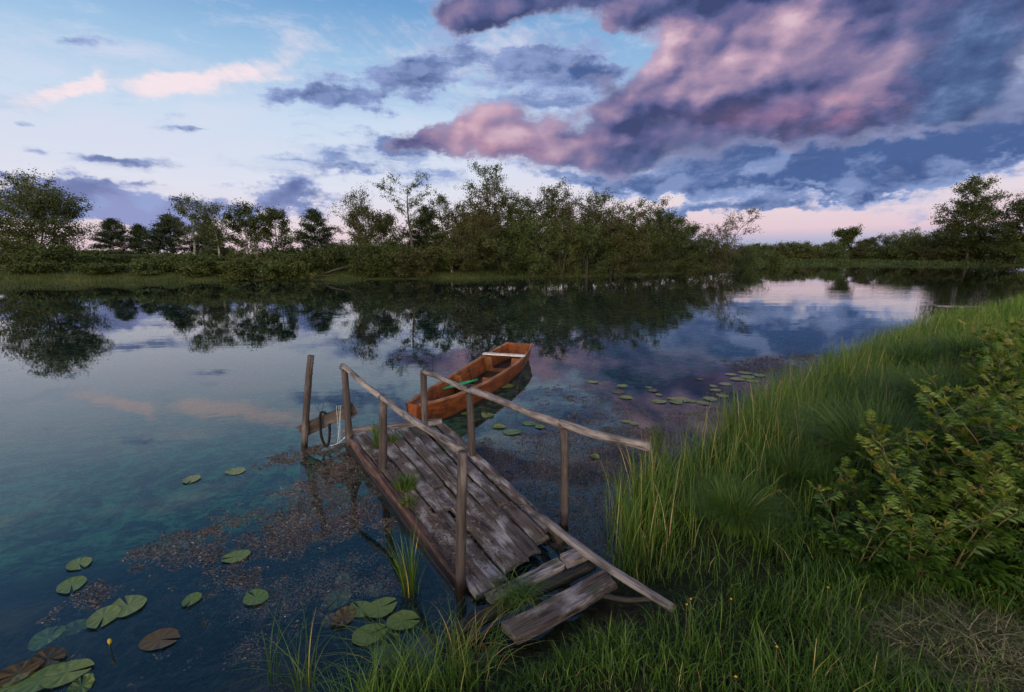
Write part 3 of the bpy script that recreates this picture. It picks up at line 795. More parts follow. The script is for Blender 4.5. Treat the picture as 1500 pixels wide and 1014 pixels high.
cross('frame', M_HULLIN, 1.62, .03, cut=(.14, -.02))
cross('bow_bulkhead', M_HULLIN, .62, .02, top=.2)
# thwart, pale bleached plank across the gunwales
def box(mb, lo, hi):
    (x0, y0, z0), (x1, y1, z1) = lo, hi
    c = [Vector(p) for p in ((x0,y0,z0),(x1,y0,z0),(x1,y1,z0),(x0,y1,z0),(x0,y0,z1),(x1,y0,z1),(x1,y1,z1),(x0,y1,z1))]
    for f in ((3,2,1,0),(4,5,6,7),(0,1,5,4),(1,2,6,5),(2,3,7,6),(3,0,4,7)): mb.quad(*[c[i] for i in f])
mb = MB(); t = 3.02; mb.board(Vector((t + .07, -shift(t) + interp(hw, t) + .02, interp(zt, t) + .022)), Vector((t + .10, -shift(t) - interp(hw, t) - .02, interp(zt, t) + .022)), Vector((.11, 0, 0)), Vector((0, 0, .026)), 6, .001, rng)
mb.build('thwart', M_THW, boat)
mb = MB(); t = 1.58; mb.board(Vector((t, -shift(t) + interp(hw, t) - .02, .14)), Vector((t, -shift(t) - interp(hw, t) + .02, .14)), Vector((.16, 0, 0)), Vector((0, 0, .022)), 6, .002, rng)
mb.build('seat', M_HULLIN, boat)
mb = MB(); rows = [[Vector((t, -shift(t) - interp(hw, t) + .03, interp(zt, t) - .03)), Vector((t, -shift(t), interp(zt, t) - .022)), Vector((t, -shift(t) + interp(hw, t) - .03, interp(zt, t) - .03))] for t in (.02, .12, .22, .34)]
mb.grid(rows); mb.build('foredeck', M_HULLIN, boat)
# ribs
for t in (1.0, 2.3, 3.55):
    for sg in (1, -1):
        mb = MB(); s_ = shift(t)
        a = Vector((t, -s_ + sg*(interp(hw, t) - .03), interp(zt, t) - .02)); b = Vector((t, -s_ + sg*(interp(hb, t) - .03), interp(zb, t) + .02))
        mb.board(a, b, Vector((.035, 0, 0)), Vector((0, .024, 0)), 3, .001, rng); mb.build('rib', M_HULLIN, boat)
# green oar inside
bpy.context.view_layer.update()
MW = boat.matrix_world.copy()
def bw(x, y, z): return MW @ Vector((x, y, z))
M_OAR = plain_mat('green_oar_paint', (.014, .22, .085, 1), (.03, .32, .14, 1), 12, .5, .4)
oa, ob_ = P(649, 570, .17), P(699, 556.5, .20)
oar = thing('oar', 'bright green oar lying inside the orange-brown boat', 'oar', (oa + ob_) / 2)
oo = (oa + ob_) / 2; d = (ob_ - oa).normalized()
mb = MB(); mb.tube([oa.lerp(ob_, f) for f in np.linspace(.0, 1, 8)], [.017]*7 + [.02], 8, True, .03, rng); mb.build('shaft', M_OAR, oar, True, oo)
mb = MB(); wv = d.cross(Vector((0, 0, 1))).normalized()
rows = []
for f, w_ in ((-.0, .02), (.06, .035), (.16, .05), (.3, .052), (.42, .04), (.46, .02)):
    c = oa + d * (f * 1.0); rows.append([c - wv*w_ + upv*.0, c - wv*w_ + upv*.012, c + upv*.022, c + wv*w_ + upv*.012, c + wv*w_])
mb.grid(rows, closed=True); mb.build('blade', M_OAR, oar, False, oo)
for (x, y, z, r_, h_, lb) in ((1.25, -.20, .0, .055, .16, 'small orange plastic bailer standing inside the boat by the oar'),):
    mb = MB(); c = bw(x, y, z)
    mb.tube([c + upv*f*h_ for f in (0, .3, .7, 1)] , [r_*.85, r_*.9, r_*.97, r_], 14, True, .0, rng)
    M_BAIL = plain_mat('orange_plastic', (.42, .08, .02, 1), (.5, .11, .03, 1), 8, .4, .4)
    ob = mb.build('bailer', M_BAIL, None, True, c); ob.location = c; tag(ob, lb, 'bailer')
# mooring rope from the stern quarter into the water, with a weed-clad knot
mb = MB(); a = PY(774, 510, 8.5); b = P(757, 572, -.02)
mid = a.lerp(b, .55) - Vector((0, 0, .02))
mb.tube(smooth_path([a, mid, b + Vector((0, 0, .02)), b - Vector((0, -.05, .5))], 5), .009, 6, True, .1, rng)
mb.tube([b + Vector((0, 0, .01)), b + Vector((.01, 0, .05))], [.025, .012], 7, True, .3, rng)
M_ROPE = plain_mat('wet_rope', (.02, .016, .012, 1), (.06, .05, .04, 1), 30, .8, .2)
tag(mb.build('mooring_rope', M_ROPE, None, True), 'dark mooring rope running from the boat stern down into the water', 'rope')

# small plank landing far along the near bank
pc = P(1404, 456, .0); land_ = thing('plank_landing', 'small grey plank landing standing low over the water far along the right bank', 'landing', (pc.x, pc.y, 0), R(-28))
for i in range(5):
    mb = MB(); mb.board(Vector((-.75, -.26 + i*.13, .17)), Vector((.75, -.26 + i*.13 + rng.uniform(-.01, .01), .17)), Vector((0, .115, 0)), Vector((0, 0, .03)), 6, .004, rng); mb.build('plank', M_DECK, land_)
for sx in (-.65, .65):
    mb = MB(); mb.board(Vector((sx, -.33, .13)), Vector((sx, .33, .13)), Vector((.06, 0, 0)), Vector((0, 0, .05)), 4, .003, rng); mb.build('bearer', M_BLACKLOG, land_)
    for sy in (-.28, .28):
        mb = MB(); mb.tube([(sx, sy, -.6), (sx, sy, .105)], .035, 8, True, .06, rng); mb.build('leg', M_POST, land_)
# ------------------------------------------------------------------ lily pads
M_PAD = leaf_mat('lily_pad_leaf', [(0, (0.042, 0.072, 0.015, 1)), (.35, (0.083, 0.137, 0.022, 1)), (.6, (0.128, 0.169, 0.033, 1)), (.85, (0.210, 0.221, 0.066, 1)), (1, (0.270, 0.260, 0.110, 1))], .12, .35, .5, 0.0)
M_PADB = leaf_mat('browned_lily_pad', [(0, (.045, .03, .012, 1)), (.5, (.085, .055, .018, 1)), (1, (.14, .10, .04, 1))], .1, .4, .4, 0.0)
rng = random.Random(5)
def pad_mesh(seed, tint):
    r = random.Random(seed); v = []; t = []; at = []
    v.append((0, 0, .004)); at.append(tint)
    n = 30; a0 = .13
    rings = [.35, .7, .92, 1.0]
    ph = r.uniform(0, 6)
    for q in rings:
        for i in range(n + 1):
            a = a0 + (2*PI - 2*a0) * i / n
            e = 1 + .03*math.sin(3*a + ph) + .018*math.sin(7*a + ph*2)
            lobe = 1 + .10 * math.exp(-((min(a - a0, 2*PI - a0 - a)) / .35)**2)
            z = .003 + .005 * (q**4) * (.5 + .5*math.sin(2*a + ph)) + .004*math.cos(a*9)*q*(q < .99)
            v.append((1.12 * q * e * lobe * math.cos(a), .93 * q * e * math.sin(a), z)); at.append(min(1, max(0, tint + r.uniform(-.09, .09) + (.02 if i % 3 == 0 else 0))))
    m = n + 1
    tris = [(0, 1+i, 2+i) for i in range(n)]
    quads = []
    for k_ in range(len(rings) - 1):
        for i in range(n): b = 1 + k_*m + i; quads.append((b, b+m, b+m+1, b+1))
    # thin underside so it is a leaf with thickness
    return mesh_np('lily_pad', v, quads, tris, {'tint': ('FLOAT', at), 'grain': ('FLOAT_VECTOR', v)}, True)
def pad(u, v, wpx, z=0.0, tint=.5, brown=False, rot=None, label=None, group=None, tilt=0.0, name='lily_pad'):
    c = P(u, v, z)
    dep = c.y * CP - (z - CAM_H) * SP
    rad = wpx * .45 * dep / F_PX
    o = link(name, pad_mesh(rng.randint(0, 9999), tint), M_PADB if brown else M_PAD)
    o.location = (c.x, c.y, z + rng.uniform(0.001, .006)); o.scale = (rad, rad, 1 if z > -.01 else 3)
    o.rotation_euler = (tilt, 0, rng.uniform(0, 6.28) if rot is None else rot)
    return tag(o, label, 'lily pad', group)
G1 = 'lily pads beside the jetty foot'; G2 = 'lily pads drifting on the open water left of the jetty'; G3 = 'lily pads between the boat and the reeds'; G4 = 'lily pads in the dark lower corner of the water'
pad(281, 703, 26, 0, .8, label='small pale lily pad alone on blue water, farther of a pair from the jetty', group=G2)
pad(345, 691, 28, 0, .8, label='small pale lily pad alone on blue water, of a pair the one nearer the jetty', group=G2)
pad(116, 827, 34, 0, .55, label='narrow green lily pad just off the upper edge of the brown weed mat', group=G2)
pad(105, 858, 40, 0, .45, label='bright green lily pad at the outer tip of the brown weed mat', group=G2)
pad(347, 816, 36, 0, .5, label='bright green lily pad on the inner end of the brown weed mat', group=G2)
pad(375, 877, 38, 0, .35, label='yellow-green ragged lily pad in dark water below the weed mat', group=G2)
pad(281, 880, 28, 0, .4, label='small cleft green lily pad in the brown weed', group=G2)
pad(188, 889, 50, 0, .6, label='large dull green lily pad, upper of an overlapping pair', group=G2, rot=2.5)
pad(152, 904, 46, .004, .6, label='large dull green lily pad, lower of an overlapping pair', group=G2, rot=5.2)
pad(234, 938, 50, 0, .5, True, label='brown lily pad drifting alone in dark water', group=G2)
pad(97, 987, 58, .004, .6, label='big round green lily pad on top of the corner cluster', group=G4, rot=.3)
pad(62, 998, 56, 0, .3, label='dark green lily pad tucked under the round one in the corner', group=G4)
pad(72, 968, 46, -.01, .2, True, label='dull brown lily pad above the round one in the corner', group=G4)
pad(28, 990, 54, -.01, .45, True, label='orange-brown lily pad at the very corner of the water', group=G4)
pad(20, 1008, 50, -.004, .5, label='olive lily pad cut by the bottom corner of the picture', group=G4)
pad(120, 1008, 36, -.01, .4, label='green lily pad cut by the bottom edge beside the corner cluster', group=G4)
pad(70, 938, 44, -.10, .3, label='sunken lily pad blurred under the surface near the corner', group=G4)
pad(110, 925, 40, -.14, .2, label='darker sunken lily pad beside another sunken one', group=G4)
pad(557, 892, 46, .004, .55, label='clean green lily pad, right half of the overlapping pair by the jetty', group=G1, rot=.6)
pad(528, 893, 36, 0, .5, label='green lily pad overlapped by its neighbour beside the sedge tuft', group=G1, rot=2.4)
pad(590, 911, 46, 0, .6, label='clean oval green lily pad closest to the dark pole reflections', group=G1, rot=.1)
pad(540, 931, 48, 0, .58, label='clean green lily pad lowest of the fresh ones by the jetty', group=G1, rot=.5)
pad(503, 908, 40, -.01, .55, True, label='brownish lily pad beside the fresh green ones at the jetty', group=G1)
pad(487, 914, 32, -.03, .2, True, label='dark brown lily pad half sunk behind the brownish one', group=G1)
pad(624, 952, 50, -.05, .25, True, label='sunken brown lily pad in front of the black log', group=G1)
pad(569, 962, 44, -.03, .2, label='sunken olive lily pad below the fresh green ones', group=G1)
pad(494, 880, 44, -.10, .3, label='sunken dark green lily pad behind the fresh pair', group=G1)
pad(548, 868, 30, -.10, .35, label='sunken dark green lily pad at the foot of the sedge tuft', group=G1)
pad(503, 852, 24, -.10, .4, label='small sunken green lily pad farthest out from the jetty foot', group=G1)
pad(580, 932, 8, 0, .6, label='tiny round floating leaf between two large green pads', group=G1, name='floating_leaf')
for (u, v, w, lb) in ((750, 634, 30, 'pale lily pad between the right handrail and the boat reflection, biggest of four'), (731, 627, 24, 'bluish lily pad half under water beside the middle right post'),
                      (775, 621, 24, 'yellow-green lily pad where the mooring rope reflection ends'), (791, 626, 20, 'yellow-green lily pad just beyond the mooring rope reflection'),
                      (714, 610, 26, 'lily pad under the handrail in the dark reflection of the boat'), (683, 606, 18, 'lily pad against the middle right post in the boat reflection'),
                      (738, 566, 34, 'ragged yellowish lily pad touching the boat side'), (722, 573, 22, 'brownish lily pad beside the boat waterline'),
                      (871, 671, 18, 'single small lily pad under the end of the right handrail')):
    pad(u, v, w*.85, 0 if 'under' not in lb else -.01, rng.uniform(.45, .75), label=lb, group=G3)
for (u, v, w) in ((911, 566, 24), (906, 575, 26), (917, 583, 26), (868, 560, 24), (957, 573, 22), (966, 589, 30), (965, 579, 16), (1000, 586, 34), (990, 590, 26), (1012, 588, 22), (1040, 585, 30), (1030, 591, 28), (985, 585, 20),
                  (918, 618, 20), (929, 621, 20), (1048, 572, 22), (1062, 563, 26), (1080, 556, 30), (1095, 553, 30), (1070, 549, 22), (1045, 566, 18), (1103, 559, 28), (1058, 580, 26), (950, 568, 14), (1092, 547, 26), (1112, 550, 28), (1025, 556, 18)):
    pad(u, v, w*.72, 0, rng.uniform(.7, 1.0), rng.random() < .12, label='pale lily pad in the loose raft between the handrail end and the reeds', group='pale raft of lily pads off the reeds')  # sky sheen on these pads is put into their colour as a paler tint
# yellow water-lily bud
mb = MB(); c = P(161, 942, .05)
mb.tube([P(161, 951, -.1), c], .004, 5, True, 0, rng, .4); bud = thing('lily_bud', 'round yellow water lily bud standing just above the water', 'flower', (c.x, c.y, 0))
mb.build('stem', M_PAD, bud, True, (c.x, c.y, 0))
mb = MB(); mb.tube([c + upv*z for z in (-.006, 0, .012, .022, .026)], [.003, .008, .010, .007, .002], 9, True, .05, rng, .6)
M_YEL = plain_mat('yellow_petal', (.34, .22, .015, 1), (.42, .30, .03, 1), 30, .5); mb.build('bud', M_YEL, bud, True, (c.x, c.y, 0))

# ------------------------------------------------------------------ floating weed mats (short sprigs on and just under the surface)
def scatter(n, x0, x1, y0, y1, seed):
    r = np.random.RandomState(seed); return r.uniform(x0, x1, n), r.uniform(y0, y1, n), r
def wp(lst): return [p2(*p) for p in lst]
mats = [  # polygon, density per m2, threshold, direction (rad), z range, brownness
    (wp([(85,888),(150,838),(200,806),(270,775),(350,748),(420,722),(452,690),(400,690),(380,672),(430,655),(520,650),(560,700),(610,790),(520,770),(470,800),(400,830),(350,868),(330,920),(300,960),(250,930),(190,880),(130,900)]), 5600, .38, .5, (-.012, .008), .5),
    (wp([(330,850),(450,815),(560,800),(640,850),(660,900),(520,870),(430,880),(400,940),(410,1014),(0,1014),(-20,975),(90,955),(220,950),(270,925)]), 5200, .41, .6, (-.05, .004), .42),
    (wp([(440,660),(520,650),(570,700),(560,715),(470,680)]), 5200, .38, .3, (-.004, .014), .6),
    (wp([(690,650),(760,640),(860,625),(1000,632),(985,668),(930,700),(915,760),(905,820),(860,830),(760,730),(700,680)]), 5200, .24, .2, (-.02, .006), .5),
    (wp([(780,590),(860,575),(1010,600),(1050,570),(1110,556),(1130,565),(1010,650),(930,650),(800,630)]), 2200, .40, .1, (-.01, .006), .5),
    (wp([(1050,530),(1120,524),(1210,515),(1240,525),(1160,548),(1060,548)]), 900, .36, .1, (-.004, .006), .45),
    (wp([(740,575),(860,548),(900,556),(860,580),(770,590)]), 1300, .48, .1, (-.006, .006), .4),
    (wp([(1300,486),(1390,470),(1450,462),(1440,476),(1350,492)]), 260, .40, .1, (-.004, .006), .3),
]
Vs, Ts, At = [], [], []; off = 0
for mi, (poly, dens, thr, dirn, zr, br) in enumerate(mats):
    xs = [p[0] for p in poly]; ys = [p[1] for p in poly]
    A = (max(xs)-min(xs))*(max(ys)-min(ys)); n = int(A*dens*6.5)
    x, y, r = scatter(n, min(xs), max(xs), min(ys), max(ys), 40+mi)
    dd = -sdist(x, y, poly); nz = fbm(x*3.1+9, y*3.1+3, 3)
    fine = fbm(x*11+4, y*11, 2)
    keep = (dd > -.12) & (nz*.62 + fine*.38 + np.clip(dd, -.12, .15)*.7 > thr + .145 + r.rand(n)*.18) & (sdist(x, y, LAKE) < -.02)
    x, y, nz = x[keep], y[keep], nz[keep]; n = len(x)
    far_ = np.maximum(1.0, y/4.5)
    L = r.uniform(.006, .024, n)*far_; wd = r.uniform(.0007, .0021, n)*far_
    a = dirn + r.normal(0, .8, n); pz = r.uniform(zr[0], zr[1], n)
    dx_, dy_ = np.cos(a), np.sin(a); tl = r.normal(0, .22, n)*L
    c = np.stack([x, y, pz], 1); d_ = np.stack([dx_*L, dy_*L, tl], 1)/2; w_ = np.stack([-dy_*wd, dx_*wd, r.normal(0, .002, n)], 1)
    v = np.stack([c-d_, c+w_, c+d_, c-w_], 1).reshape(-1, 3)
    Vs.append(v); Ts.append(np.arange(n*4).reshape(-1, 4)+off); off += n*4
    At.append(np.repeat(np.clip(br + r.normal(0, .22, n) + (nz-.5)*.6, 0, 1), 4))
M_WEED = leaf_mat('floating_weed_sprig', [(0, (.014, .018, .009, 1)), (.3, (.036, .028, .019, 1)), (.6, (.075, .05, .042, 1)), (.82, (.12, .085, .078, 1)), (1, (.23, .19, .19, 1))], .1, .5, .35, 0)
print('weed sprigs', off//4)
fw = link('floating_weed', mesh_np('floating_weed', np.concatenate(Vs), np.concatenate(Ts), None, {'tint': ('FLOAT', np.concatenate(At))}), M_WEED)
tag(fw, 'brownish mats of floating water weed around the jetty', 'water weed', kind='stuff')
# leafy litter on the deck
x, y, r = scatter(34000, FL.x-.3, NR.x+.3, NL.y-.2, FR.y+.2, 77)
q = np.stack([x, y], 1); e1 = np.array([along.x, along.y]); e2 = np.array([side.x, side.y]); o0 = np.array([deck(.5, 0).x, deck(.5, 0).y])
tl_ = (q-o0) @ e1 / (deck(.5, 1)-deck(.5, 0)).length; sl_ = .5 + (q-o0) @ e2 / (deck(1, .5)-deck(0, .5)).length
# litter gathers on the left edge and towards the shore
pr = .10 + .75*sm(tl_, .45, .8) + .8*sm(sl_, .28, .02) - .15 + .9*(fbm(x*6, y*6)-.5)
keep = (tl_ > .0) & (tl_ < np.where(sl_ > .42, .78, .95)) & (sl_ > -.03) & (sl_ < 1.0) & (r.rand(len(x)) < pr)
x, y, tl_, sl_ = x[keep], y[keep], tl_[keep], sl_[keep]; n = len(x)
z = .16 + (.045-.16)*tl_ + .02 + r.uniform(-.006, .008, n)
L = r.uniform(.004, .016, n); wd = r.uniform(.0015, .004, n); a = r.uniform(0, 6.28, n)
d_ = np.stack([np.cos(a)*L, np.sin(a)*L, r.normal(0, .003, n)], 1); w_ = np.stack([-np.sin(a)*wd, np.cos(a)*wd, r.normal(0, .002, n)], 1); c = np.stack([x, y, z], 1)
M_LIT = leaf_mat('dead_leaf_litter', [(0, (.02, .015, .012, 1)), (.4, (.055, .036, .026, 1)), (.7, (.11, .07, .05, 1)), (1, (.22, .17, .14, 1))], .05, .7, .2, 0)
lt = link('deck_litter', mesh_np('deck_litter', np.stack([c-d_, c+w_, c+d_, c-w_], 1).reshape(-1, 3), np.arange(n*4).reshape(-1, 4), None, {'tint': ('FLOAT', np.repeat(r.rand(n), 4))}), M_LIT)
tag(lt, 'brown dead leaves and bits strewn over the jetty deck', 'leaf litter', kind='stuff')
# ------------------------------------------------------------------ grass
def blades(x, y, z, h, wid, phi, bend, tint, seg=3, r=None, kink=0.0):
    """curved tapering blades; returns verts, quads, tint per vertex"""
    n = len(x); r = r or np.random.RandomState(1)
    fa = phi + r.uniform(-1.2, 1.2, n) + PI/2
    wx, wy = np.cos(fa), np.sin(fa); dx_, dy_ = np.cos(phi), np.sin(phi)
    V = np.zeros((n, (seg+1)*2, 3))
    for i in range(seg+1):
        s = i/seg
        up_ = h*s*(1 - .42*np.minimum(bend, 1.6)*s*s); ou = h*bend*s**1.8*.8
        w = wid*(1 - s**1.6)*.5 + .0004
        cx, cy, cz = x+dx_*ou, y+dy_*ou, z+up_
        V[:, 2*i] = np.stack([cx-wx*w, cy-wy*w, cz], 1); V[:, 2*i+1] = np.stack([cx+wx*w, cy+wy*w, cz], 1)
    q = np.array([[2*i, 2*i+1, 2*i+3, 2*i+2] for i in range(seg)])
    Q = (np.arange(n)[:, None, None]*(seg+1)*2 + q[None]).reshape(-1, 4)
    return V.reshape(-1, 3), Q, np.repeat(tint, (seg+1)*2)
def join(parts):
    v, q, t = [], [], []; o = 0
    for a, b, c in parts: v.append(a); q.append(b+o); t.append(c); o += len(a)
    return np.concatenate(v), np.concatenate(q), np.concatenate(t)
def leafmesh(name, parts):
    v, q, t = join(parts); return mesh_np(name, v, q, None, {'tint': ('FLOAT', np.clip(t, 0, 1))})
M_GRASS = leaf_mat('grass_blade', [(0, (0.024, 0.052, 0.008, 1)), (.3, (0.049, 0.105, 0.013, 1)), (.6, (0.088, 0.161, 0.017, 1)), (.80, (0.161, 0.205, 0.027, 1)), (.90, (0.271, 0.231, 0.066, 1)), (1, (0.476, 0.345, 0.160, 1))], .3, .5, .3, 0)
M_SEDGE = leaf_mat('sedge_blade', [(0, (0.026, 0.059, 0.010, 1)), (.4, (0.059, 0.117, 0.015, 1)), (.75, (0.108, 0.167, 0.022, 1)), (.92, (0.232, 0.199, 0.041, 1)), (1, (0.499, 0.315, 0.110, 1))], .3, .45, .35, .15)

PLANTS = [tuple(P(u, v, .55))[:2] for u, v in ((1212,785),(1262,765),(1330,738),(1392,695),(1432,635),(1448,575),(1478,525),(1560,500),(1900,500),(2300,700),(1900,860),(1560,838),(1420,815),(1300,812))]
pz_ = [];
r = np.random.RandomState(21)
HAY = (P(1425, 905, .55).x, P(1425, 905, .55).y)
def in_view(x, y, z, m=60):
    u, v = to_px(x, y, z); return (u > -m) & (u < 1500+m) & (v < 1014+2*m) & (y > .3)
def clear_of_timber(x, y):
    """1 on open bank, 0 where the foot of the jetty, the step board and the slanting pole press the grass down"""
    def sd(a, b, w0, w1):
        (ax_, ay_), (bx_, by_) = a, b; ex, ey = bx_-ax_, by_-ay_; t = np.clip(((x-ax_)*ex+(y-ay_)*ey)/(ex*ex+ey*ey), 0, 1)
        return sm(np.hypot(x-ax_-t*ex, y-ay_-t*ey), w0, w1)
    g = lambda u, v: (P(u, v, .12).x, P(u, v, .12).y)
    k = sd(g(735, 950), g(890, 868), .10, .19) * sd(g(720, 985), g(860, 925), .03, .12) * sd(g(815, 800), g(985, 905), .05, .14) * sd(g(700, 900), g(850, 840), .12, .2) * sd(g(880, 905), g(985, 925), .02, .13)
    return k
TUSS_AT = [(P(u, v, z).x, P(u, v, z).y, q) for u, v, z, q in ((1288,668,.55,1.0), (1225,590,.42,.8), (1385,590,.62,.95), (1335,530,.5,.95), (1165,690,.45,.5), (1410,520,.55,1.0))]
def near_tussock(x, y):
    k = np.ones(len(x))
    for a, b, q in TUSS_AT: k = k*sm(np.hypot(x-a, y-b), .22*q, .5*q)*sm(np.hypot(x-a*.93, y-b*.93), .15*q, .4*q)
    return k
parts_ = []; reed_parts = []
def region(n, x0, x1, y0, y1):
    x = r.uniform(x0, x1, n); y = r.uniform(y0, y1, n)
    s = sdist(x, y, LAKE); return x, y, s
# low turf at the viewer's feet and along the bank
x, y, s = region(90000, -1.6, 5.2, .9, 4.2)
k_ = (s > -.02) & in_view(x, y, .4) & (r.rand(len(x)) < .10 + .9*sm(fbm(x*2.6, y*2.6), .34, .58)) & ~((np.hypot((x-HAY[0])/.40, (y-HAY[1])/.24) < 1) & (r.rand(len(x)) < .85))
k_ &= r.rand(len(x)) < .15 + .85*clear_of_timber(x, y)
x, y, s = x[k_], y[k_], s[k_]; z = ground_z(x, y) - .01
nz = fbm(x*1.7+3, y*1.7+8); n = len(x)
h = .82*(.07 + .26*sm(nz, .3, .75)*r.uniform(.5, 1.25, n))*(1 - .25*sm(x, 1.6, 3)*sm(y, 2.6, 1.6))*(.12 + .88*clear_of_timber(x, y))
parts_.append(blades(x, y, z, h, r.uniform(.0022, .0052, n), r.uniform(0, 6.28, n), r.uniform(.15, 1.1, n), r.beta(2.0, 3.6, n)*.8 + .08*nz + (r.rand(n) < .06)*.45, 3, r))
print('turf', n)
# tall sedge belt at the waterline and up the bank
x, y, s = region(170000, .3, 12, 2.45, 13)
hn = fbm(x*1.1+30, y*1.1+11)
dens = np.clip(5.0/(y+.6)**1.15, 0, 1)*(.30 + .85*sm(fbm(x*2.2+7, y*2.2), .32, .56))
pin = inpoly(x, y, PLANTS)
path = np.exp(-((x - (.95 + .42*(y-2.2)))/.28)**2)*(y < 4)
k_ = (s > -.16) & (s < 9) & in_view(x, y, .5) & (r.rand(len(x)) < dens*np.where(s < 0, .35, 1)*(1-.55*path)) & ~(pin & (r.rand(len(x)) < .7)) & ((y > 2.75 + .5*(hn-.5)) | (x - .55*(y-2.2) < .9))
x, y, s, hn, pin = x[k_], y[k_], s[k_], hn[k_], pin[k_]; z = ground_z(x, y) - .02; n = len(x)
tall = sm(y, 2.4, 3.1)
h = (.16 + .52*tall*sm(s, 2.6, .5) + .28*tall*sm(s, .8, 3)) * r.uniform(.6, 1.2, n)*(.75 + .6*(hn-.2))
h = np.where(pin, np.minimum(h, .4), h)*(.35 + .65*near_tussock(x, y))
h = np.where(s < 0, h*.9 + .15, h)*(.1 + .9*clear_of_timber(x, y))
wf = np.maximum(1, y/6)
wind = .9 + r.normal(0, 1.3, n)
parts_.append(blades(x, y, z, h, r.uniform(.0028, .0062, n)*wf, wind, np.abs(r.normal(.34, .32, n)) + .05, r.beta(2.2, 2.5, n)*.8 + .08 + .10*hn + (r.rand(n) < .12)*.4, 4, r))
print('sedge', n)
# farther bank to the right
x, y, s = region(60000, 5, 26, 9, 24)
k_ = (s > -.1) & (s < 6) & in_view(x, y, .5) & (r.rand(len(x)) < .5)
x, y, s = x[k_], y[k_], s[k_]; n = len(x)
parts_.append(blades(x, y, ground_z(x, y)-.02, r.uniform(.3, .75, n), r.uniform(.010, .02, n), r.uniform(0, 6.28, n), r.uniform(.1, .5, n), r.beta(2.2, 2.6, n)*.85 + .1, 2, r))
print('far right', n)
# overhanging blades along the near edge at the bottom of the view
ex = np.interp(r.rand(1500), [0, .35, .7, 1], [-.75, -.2, .25, .62]); ey = np.interp(ex, [-.9, -.55, -.2, 0, .3, .65], [1.55, 1.72, 1.86, 1.96, 2.18, 2.42]) + r.normal(-.03, .07, 1500)
k_ = r.rand(1500) < clear_of_timber(ex, ey); ex, ey = ex[k_], ey[k_]; n = len(ex); lg = r.rand(n) < .25
parts_.append(blades(ex, ey, np.maximum(ground_z(ex, ey), -.05), clear_of_timber(ex, ey)*np.where(lg, r.uniform(.20, .40, n), r.uniform(.05, .18, n)), r.uniform(.0025, .0045, n), r.normal(1.9, 1.0, n), np.where(lg, r.uniform(.5, 1.4, n), r.uniform(.2, .9, n)), r.beta(2.2, 2.8, n)*.85 + .1, 4, r))
gr = link('bank_grass', leafmesh('bank_grass', parts_), M_GRASS)
tag(gr, 'tall sedge and low green grass covering the near bank', 'grass', kind='stuff')

# ------------------------------------------------------------------ single tufts
def tuft_mesh(seed, n, rad, h0, h1, b0, b1, wid, phi0=None, spread=3.2, dry=.05, lift=0.0):
    r = np.random.RandomState(seed); a = r.uniform(0, 6.28, n); q = rad*np.sqrt(r.rand(n))
    x, y = np.cos(a)*q, np.sin(a)*q
    phi = a + r.normal(0, .5, n) if phi0 is None else phi0 + r.normal(0, spread, n)
    return leafmesh('blades', [blades(x, y, np.full(n, -.02), r.uniform(h0, h1, n), wid*r.uniform(.6, 1.3, n), phi, r.uniform(b0, b1, n), r.beta(2.2, 2.8, n)*.8 + .05 + (r.rand(n) < dry)*.4, 5, r)])
def tuft(name, label, cat, loc, *a, mat=None, group=None, **kw):
    o = link(name, tuft_mesh(*a, **kw), mat or M_SEDGE); o.location = loc
    return tag(o, label, cat, group)
tuft('sedge_tuft', 'slender green sedge tuft standing in the water left of the front pole', 'sedge', P(602, 868, -.02), 3, 46, .05, .22, .52, .05, .45, .008, dry=.15)
tuft('sedge_tuft', 'bright green grass tuft growing up at the far left corner of the deck', 'grass tuft', P(556, 652, .15), 4, 110, .06, .12, .34, .05, .5, .0055, phi0=2.6, spread=.8)
tuft('grass_tuft', 'low round grass tuft beside the middle left pole on the deck', 'grass tuft', P(594, 712, .13), 5, 260, .09, .05, .15, .2, 1.0, .004, dry=.25)
tuft('grass_tuft', 'small tuft growing between deck boards just behind the middle left pole', 'grass tuft', P(575, 647, .15), 6, 120, .06, .06, .17, .2, .9, .004, dry=.1)
tuft('grass_tuft', 'flat mossy tuft between the boards at the lake end of the deck', 'grass tuft', P(612, 640, .15), 7, 150, .06, .03, .08, .3, 1.1, .004, dry=.1)
tuft('grass_tuft', 'short mossy tuft at the left edge of the deck, lower than the round one', 'grass tuft', P(598, 735, .12), 8, 120, .07, .03, .08, .3, 1.1, .004, dry=.5)
tuft('arching_sedge', 'sedge clump with long blades arching over the water at the bottom edge', 'sedge', P(445, 1008, -.02), 9, 26, .05, .2, .5, .6, 1.9, .005, phi0=2.4, spread=.9, dry=.1)
tuft('arching_sedge', 'sedge clump arching left over the lily pads from the shore edge', 'sedge', P(590, 990, -.0), 10, 60, .10, .18, .46, .7, 2.0, .005, phi0=2.75, spread=.6, dry=.1)
tuft('arching_sedge', 'sparse sedge clump with one very long bowed blade left of the lily pads', 'sedge', P(398, 1000, -.04), 11, 9, .03, .25, .5, .3, .8, .006, phi0=1.2, spread=.7, dry=.0)
tuft('arching_sedge', 'pale brown tangle of bent blades at the foot of the step board', 'sedge', P(690, 975, .03), 12, 150, .14, .10, .34, .5, 1.6, .0045, phi0=.5, spread=1.2, dry=.4)
tuft('cut_grass', 'fresh cut grass draped over the cross board at the jetty foot', 'grass', P(752, 872, .15), 13, 240, .12, .06, .22, .9, 1.8, .004, phi0=-.8, spread=1.4, dry=.1)
